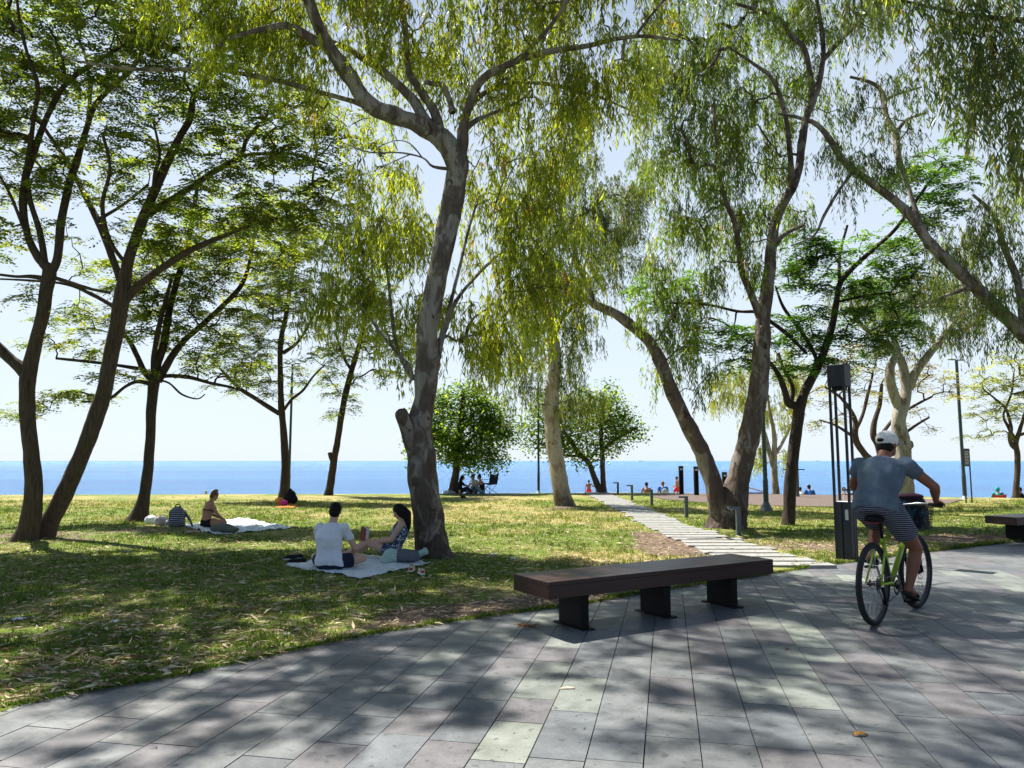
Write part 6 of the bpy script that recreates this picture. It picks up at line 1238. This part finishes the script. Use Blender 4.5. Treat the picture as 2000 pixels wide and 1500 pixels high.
q = stand_sea(1658, 952, 0.75, ''); person('smaller bare backed child sitting behind the steel light column', q, az(.2, 1), pose('cross'), M_skin_d, None, M_navy, M_hair, 'short', 0.84, 0.018, leg=.6)
q = stand_sea(1670, 947, 0.88, ''); person('person in grey sitting just right of the steel light column', q, az(.4, 1), pose('knees'), M_skin, M_gray, M_gray, M_hair, 'short', 1.0, 0.018, .8, 1.2)
q = stand_sea(1681, 954, 0.80, ''); person('person in black sitting at the left elbow of the cyclist', q, az(.4, 1), pose('cross'), M_skin_d, M_black, M_navy, M_hair, 'short', 0.9, 0.018, .8, .6)

# ---------------------------------------------------------------- small things
def ship(px, label, Y, ln):
    c = P(px, 900, Y); r = empty('ship', (c[0], Y, SEA_Z), label, 'ship', 'ships on the horizon')
    h = MB(); h.add([(c[0]-ln/2, Y, SEA_Z+ln*.07), (c[0]-ln*.42, Y-ln*.06, SEA_Z-1), (c[0]+ln*.42, Y-ln*.06, SEA_Z-1), (c[0]+ln/2, Y, SEA_Z+ln*.09), (c[0]+ln*.42, Y+ln*.06, SEA_Z-1), (c[0]-ln*.42, Y+ln*.06, SEA_Z-1), (c[0]+ln*.35, Y-ln*.07, SEA_Z+ln*.07), (c[0]-ln*.4, Y-ln*.07, SEA_Z+ln*.06), (c[0]-ln*.4, Y+ln*.07, SEA_Z+ln*.06), (c[0]+ln*.35, Y+ln*.07, SEA_Z+ln*.07)],
        [(0, 1, 7), (1, 2, 6, 7), (2, 3, 6), (3, 4, 9), (4, 5, 8, 9), (5, 0, 8), (0, 7, 8), (7, 6, 9, 8), (6, 3, 9), (1, 5, 4, 2), (0, 5, 1), (3, 2, 4)]); h.build('hull', M_bollard, r)
    MB().box((c[0]-ln*.28, Y, SEA_Z+ln*.11), (ln*.16, ln*.1, ln*.10)).build('bridge', M_slip, r)
ship(1252, 'tiny grey ship on the horizon right of the two stemmed tree', 9000, 60); ship(1598, 'tiny grey ship on the horizon left of the steel light column', 9500, 60)
q = at(402.5, 968, 32.6); r = empty('marker_post', q, 'short brown post with a white cap at the lawn edge behind the bikini woman', 'post')
MB().tube([(q[0], q[1], q[2]), (q[0], q[1], q[2]+.13)], [.05, .05], 10).build('stem', M_beige, r); MB().tube([(q[0], q[1], q[2]+.13), (q[0], q[1], q[2]+.17)], .06, 10).build('cap', M_slip, r)
g = G(904, 975); z = float(ground_z(g[0], g[1])); r = empty('bird', (g[0], g[1], z), 'small dark bird standing on the lawn right of the big eucalyptus', 'bird')
b = MB(); b.ell((g[0], g[1], z+.10), (.10, .05, .05), Matrix.Rotation(-.3, 3, 'Y')); b.ell((g[0]-.08, g[1], z+.16), .035); b.tube([(g[0]-.10, g[1], z+.16), (g[0]-.14, g[1], z+.155)], [.012, .002], 6); b.tube([(g[0]+.06, g[1], z+.08), (g[0]+.19, g[1], z+.05)], [.03, .012], 6); b.tube([(g[0], g[1]-.02, z+.06), (g[0], g[1]-.02, z)], .008, 5); b.tube([(g[0], g[1]+.02, z+.06), (g[0]+.01, g[1]+.02, z)], .008, 5)
b.build('body', M_black, r, remesh=.008, smooth_it=2)
def leafp(px, py, ln, w, a, col, label, cat, name='fallen_leaf'):
    g = G(px, py, 0.004); T, R = frame((g[0], g[1], 0.006), a); mb = MB(); V = []; n = 8
    for i in range(n+1):
        u = i/n; ww = w/2*math.sin(math.pi*min(u*1.02, 1))**.8; z = 0.35*w*math.sin(math.pi*u); V += [T((ln*(u-.5), -ww, z)), T((ln*(u-.5), 0, z-.004)), T((ln*(u-.5), ww, z+.004))]
    F = []
    for i in range(n):
        for k in (0, 1): F.append((i*3+k, (i+1)*3+k, (i+1)*3+k+1, i*3+k+1))
    mb.add(V, F); o = mb.build(name, plain(name+'_%d' % px, col, .6), None, smooth=True); o.modifiers.new('t', 'SOLIDIFY').thickness = .0015; tag(o, label, cat)
leafp(1680, 1436, .085, .03, 0.1, (.30, .14, .02), 'single curled golden brown leaf on the paving at the lower right', 'leaf')
leafp(1108, 1345, .10, .014, 0.15, (.5, .45, .3), 'pale thin leaf on the paving below the bench', 'leaf'); leafp(1537, 1268, .045, .02, 0.6, (.25, .1, .05), 'small reddish leaf on a pale green slab', 'leaf')
g = G(1030, 1224); mb = MB(); rq = np.random.RandomState(4)
for i in range(26):
    a = rq.rand()*6.28; o = Vector((g[0]+.05*rq.randn(), g[1]+.03*rq.randn(), .006)); mb.tube([o, o+V3(.05*math.cos(a), .03*math.sin(a), .02*rq.rand()), o+V3(.12*math.cos(a), .06*math.sin(a), .008)], [.004, .003, .001], 4)
tag(mb.build('dry_frond', plain('brown_frond', (.22, .12, .06), .9), None), 'small brown tuft of dry frond on the paving left of the bench', 'debris')
for px, py, lb, sz in ((35, 1217, 'white paper scrap in the grass near the left edge', .09), (224, 1222, 'pale crumpled tissue on the dark grass at lower left', .06), (965, 1085, 'pale stone like lump on the lawn left of the bench', .09), (1003, 1093, 'smaller pale lump on the lawn behind the bench end', .07), (560, 1246, 'small crumpled white wrapper near the paving edge', .05)):
    g = G(px, py); z = float(ground_z(g[0], g[1])); mb = MB(); nq = 6; V = []
    for j in range(nq+1):
        for i in range(nq+1): V.append((g[0]+sz*(i/nq-.5), g[1]+sz*.7*(j/nq-.5), z+.035+.03*noise.noise(Vector((i*.8+px, j*.8, 0)))))
    mb.add(V, [(j*7+i, j*7+i+1, j*7+i+8, j*7+i+7) for j in range(nq) for i in range(nq)]); o = mb.build('paper_scrap', M_paper, None); o.modifiers.new('t', 'SOLIDIFY').thickness = .004; tag(o, lb, 'litter')
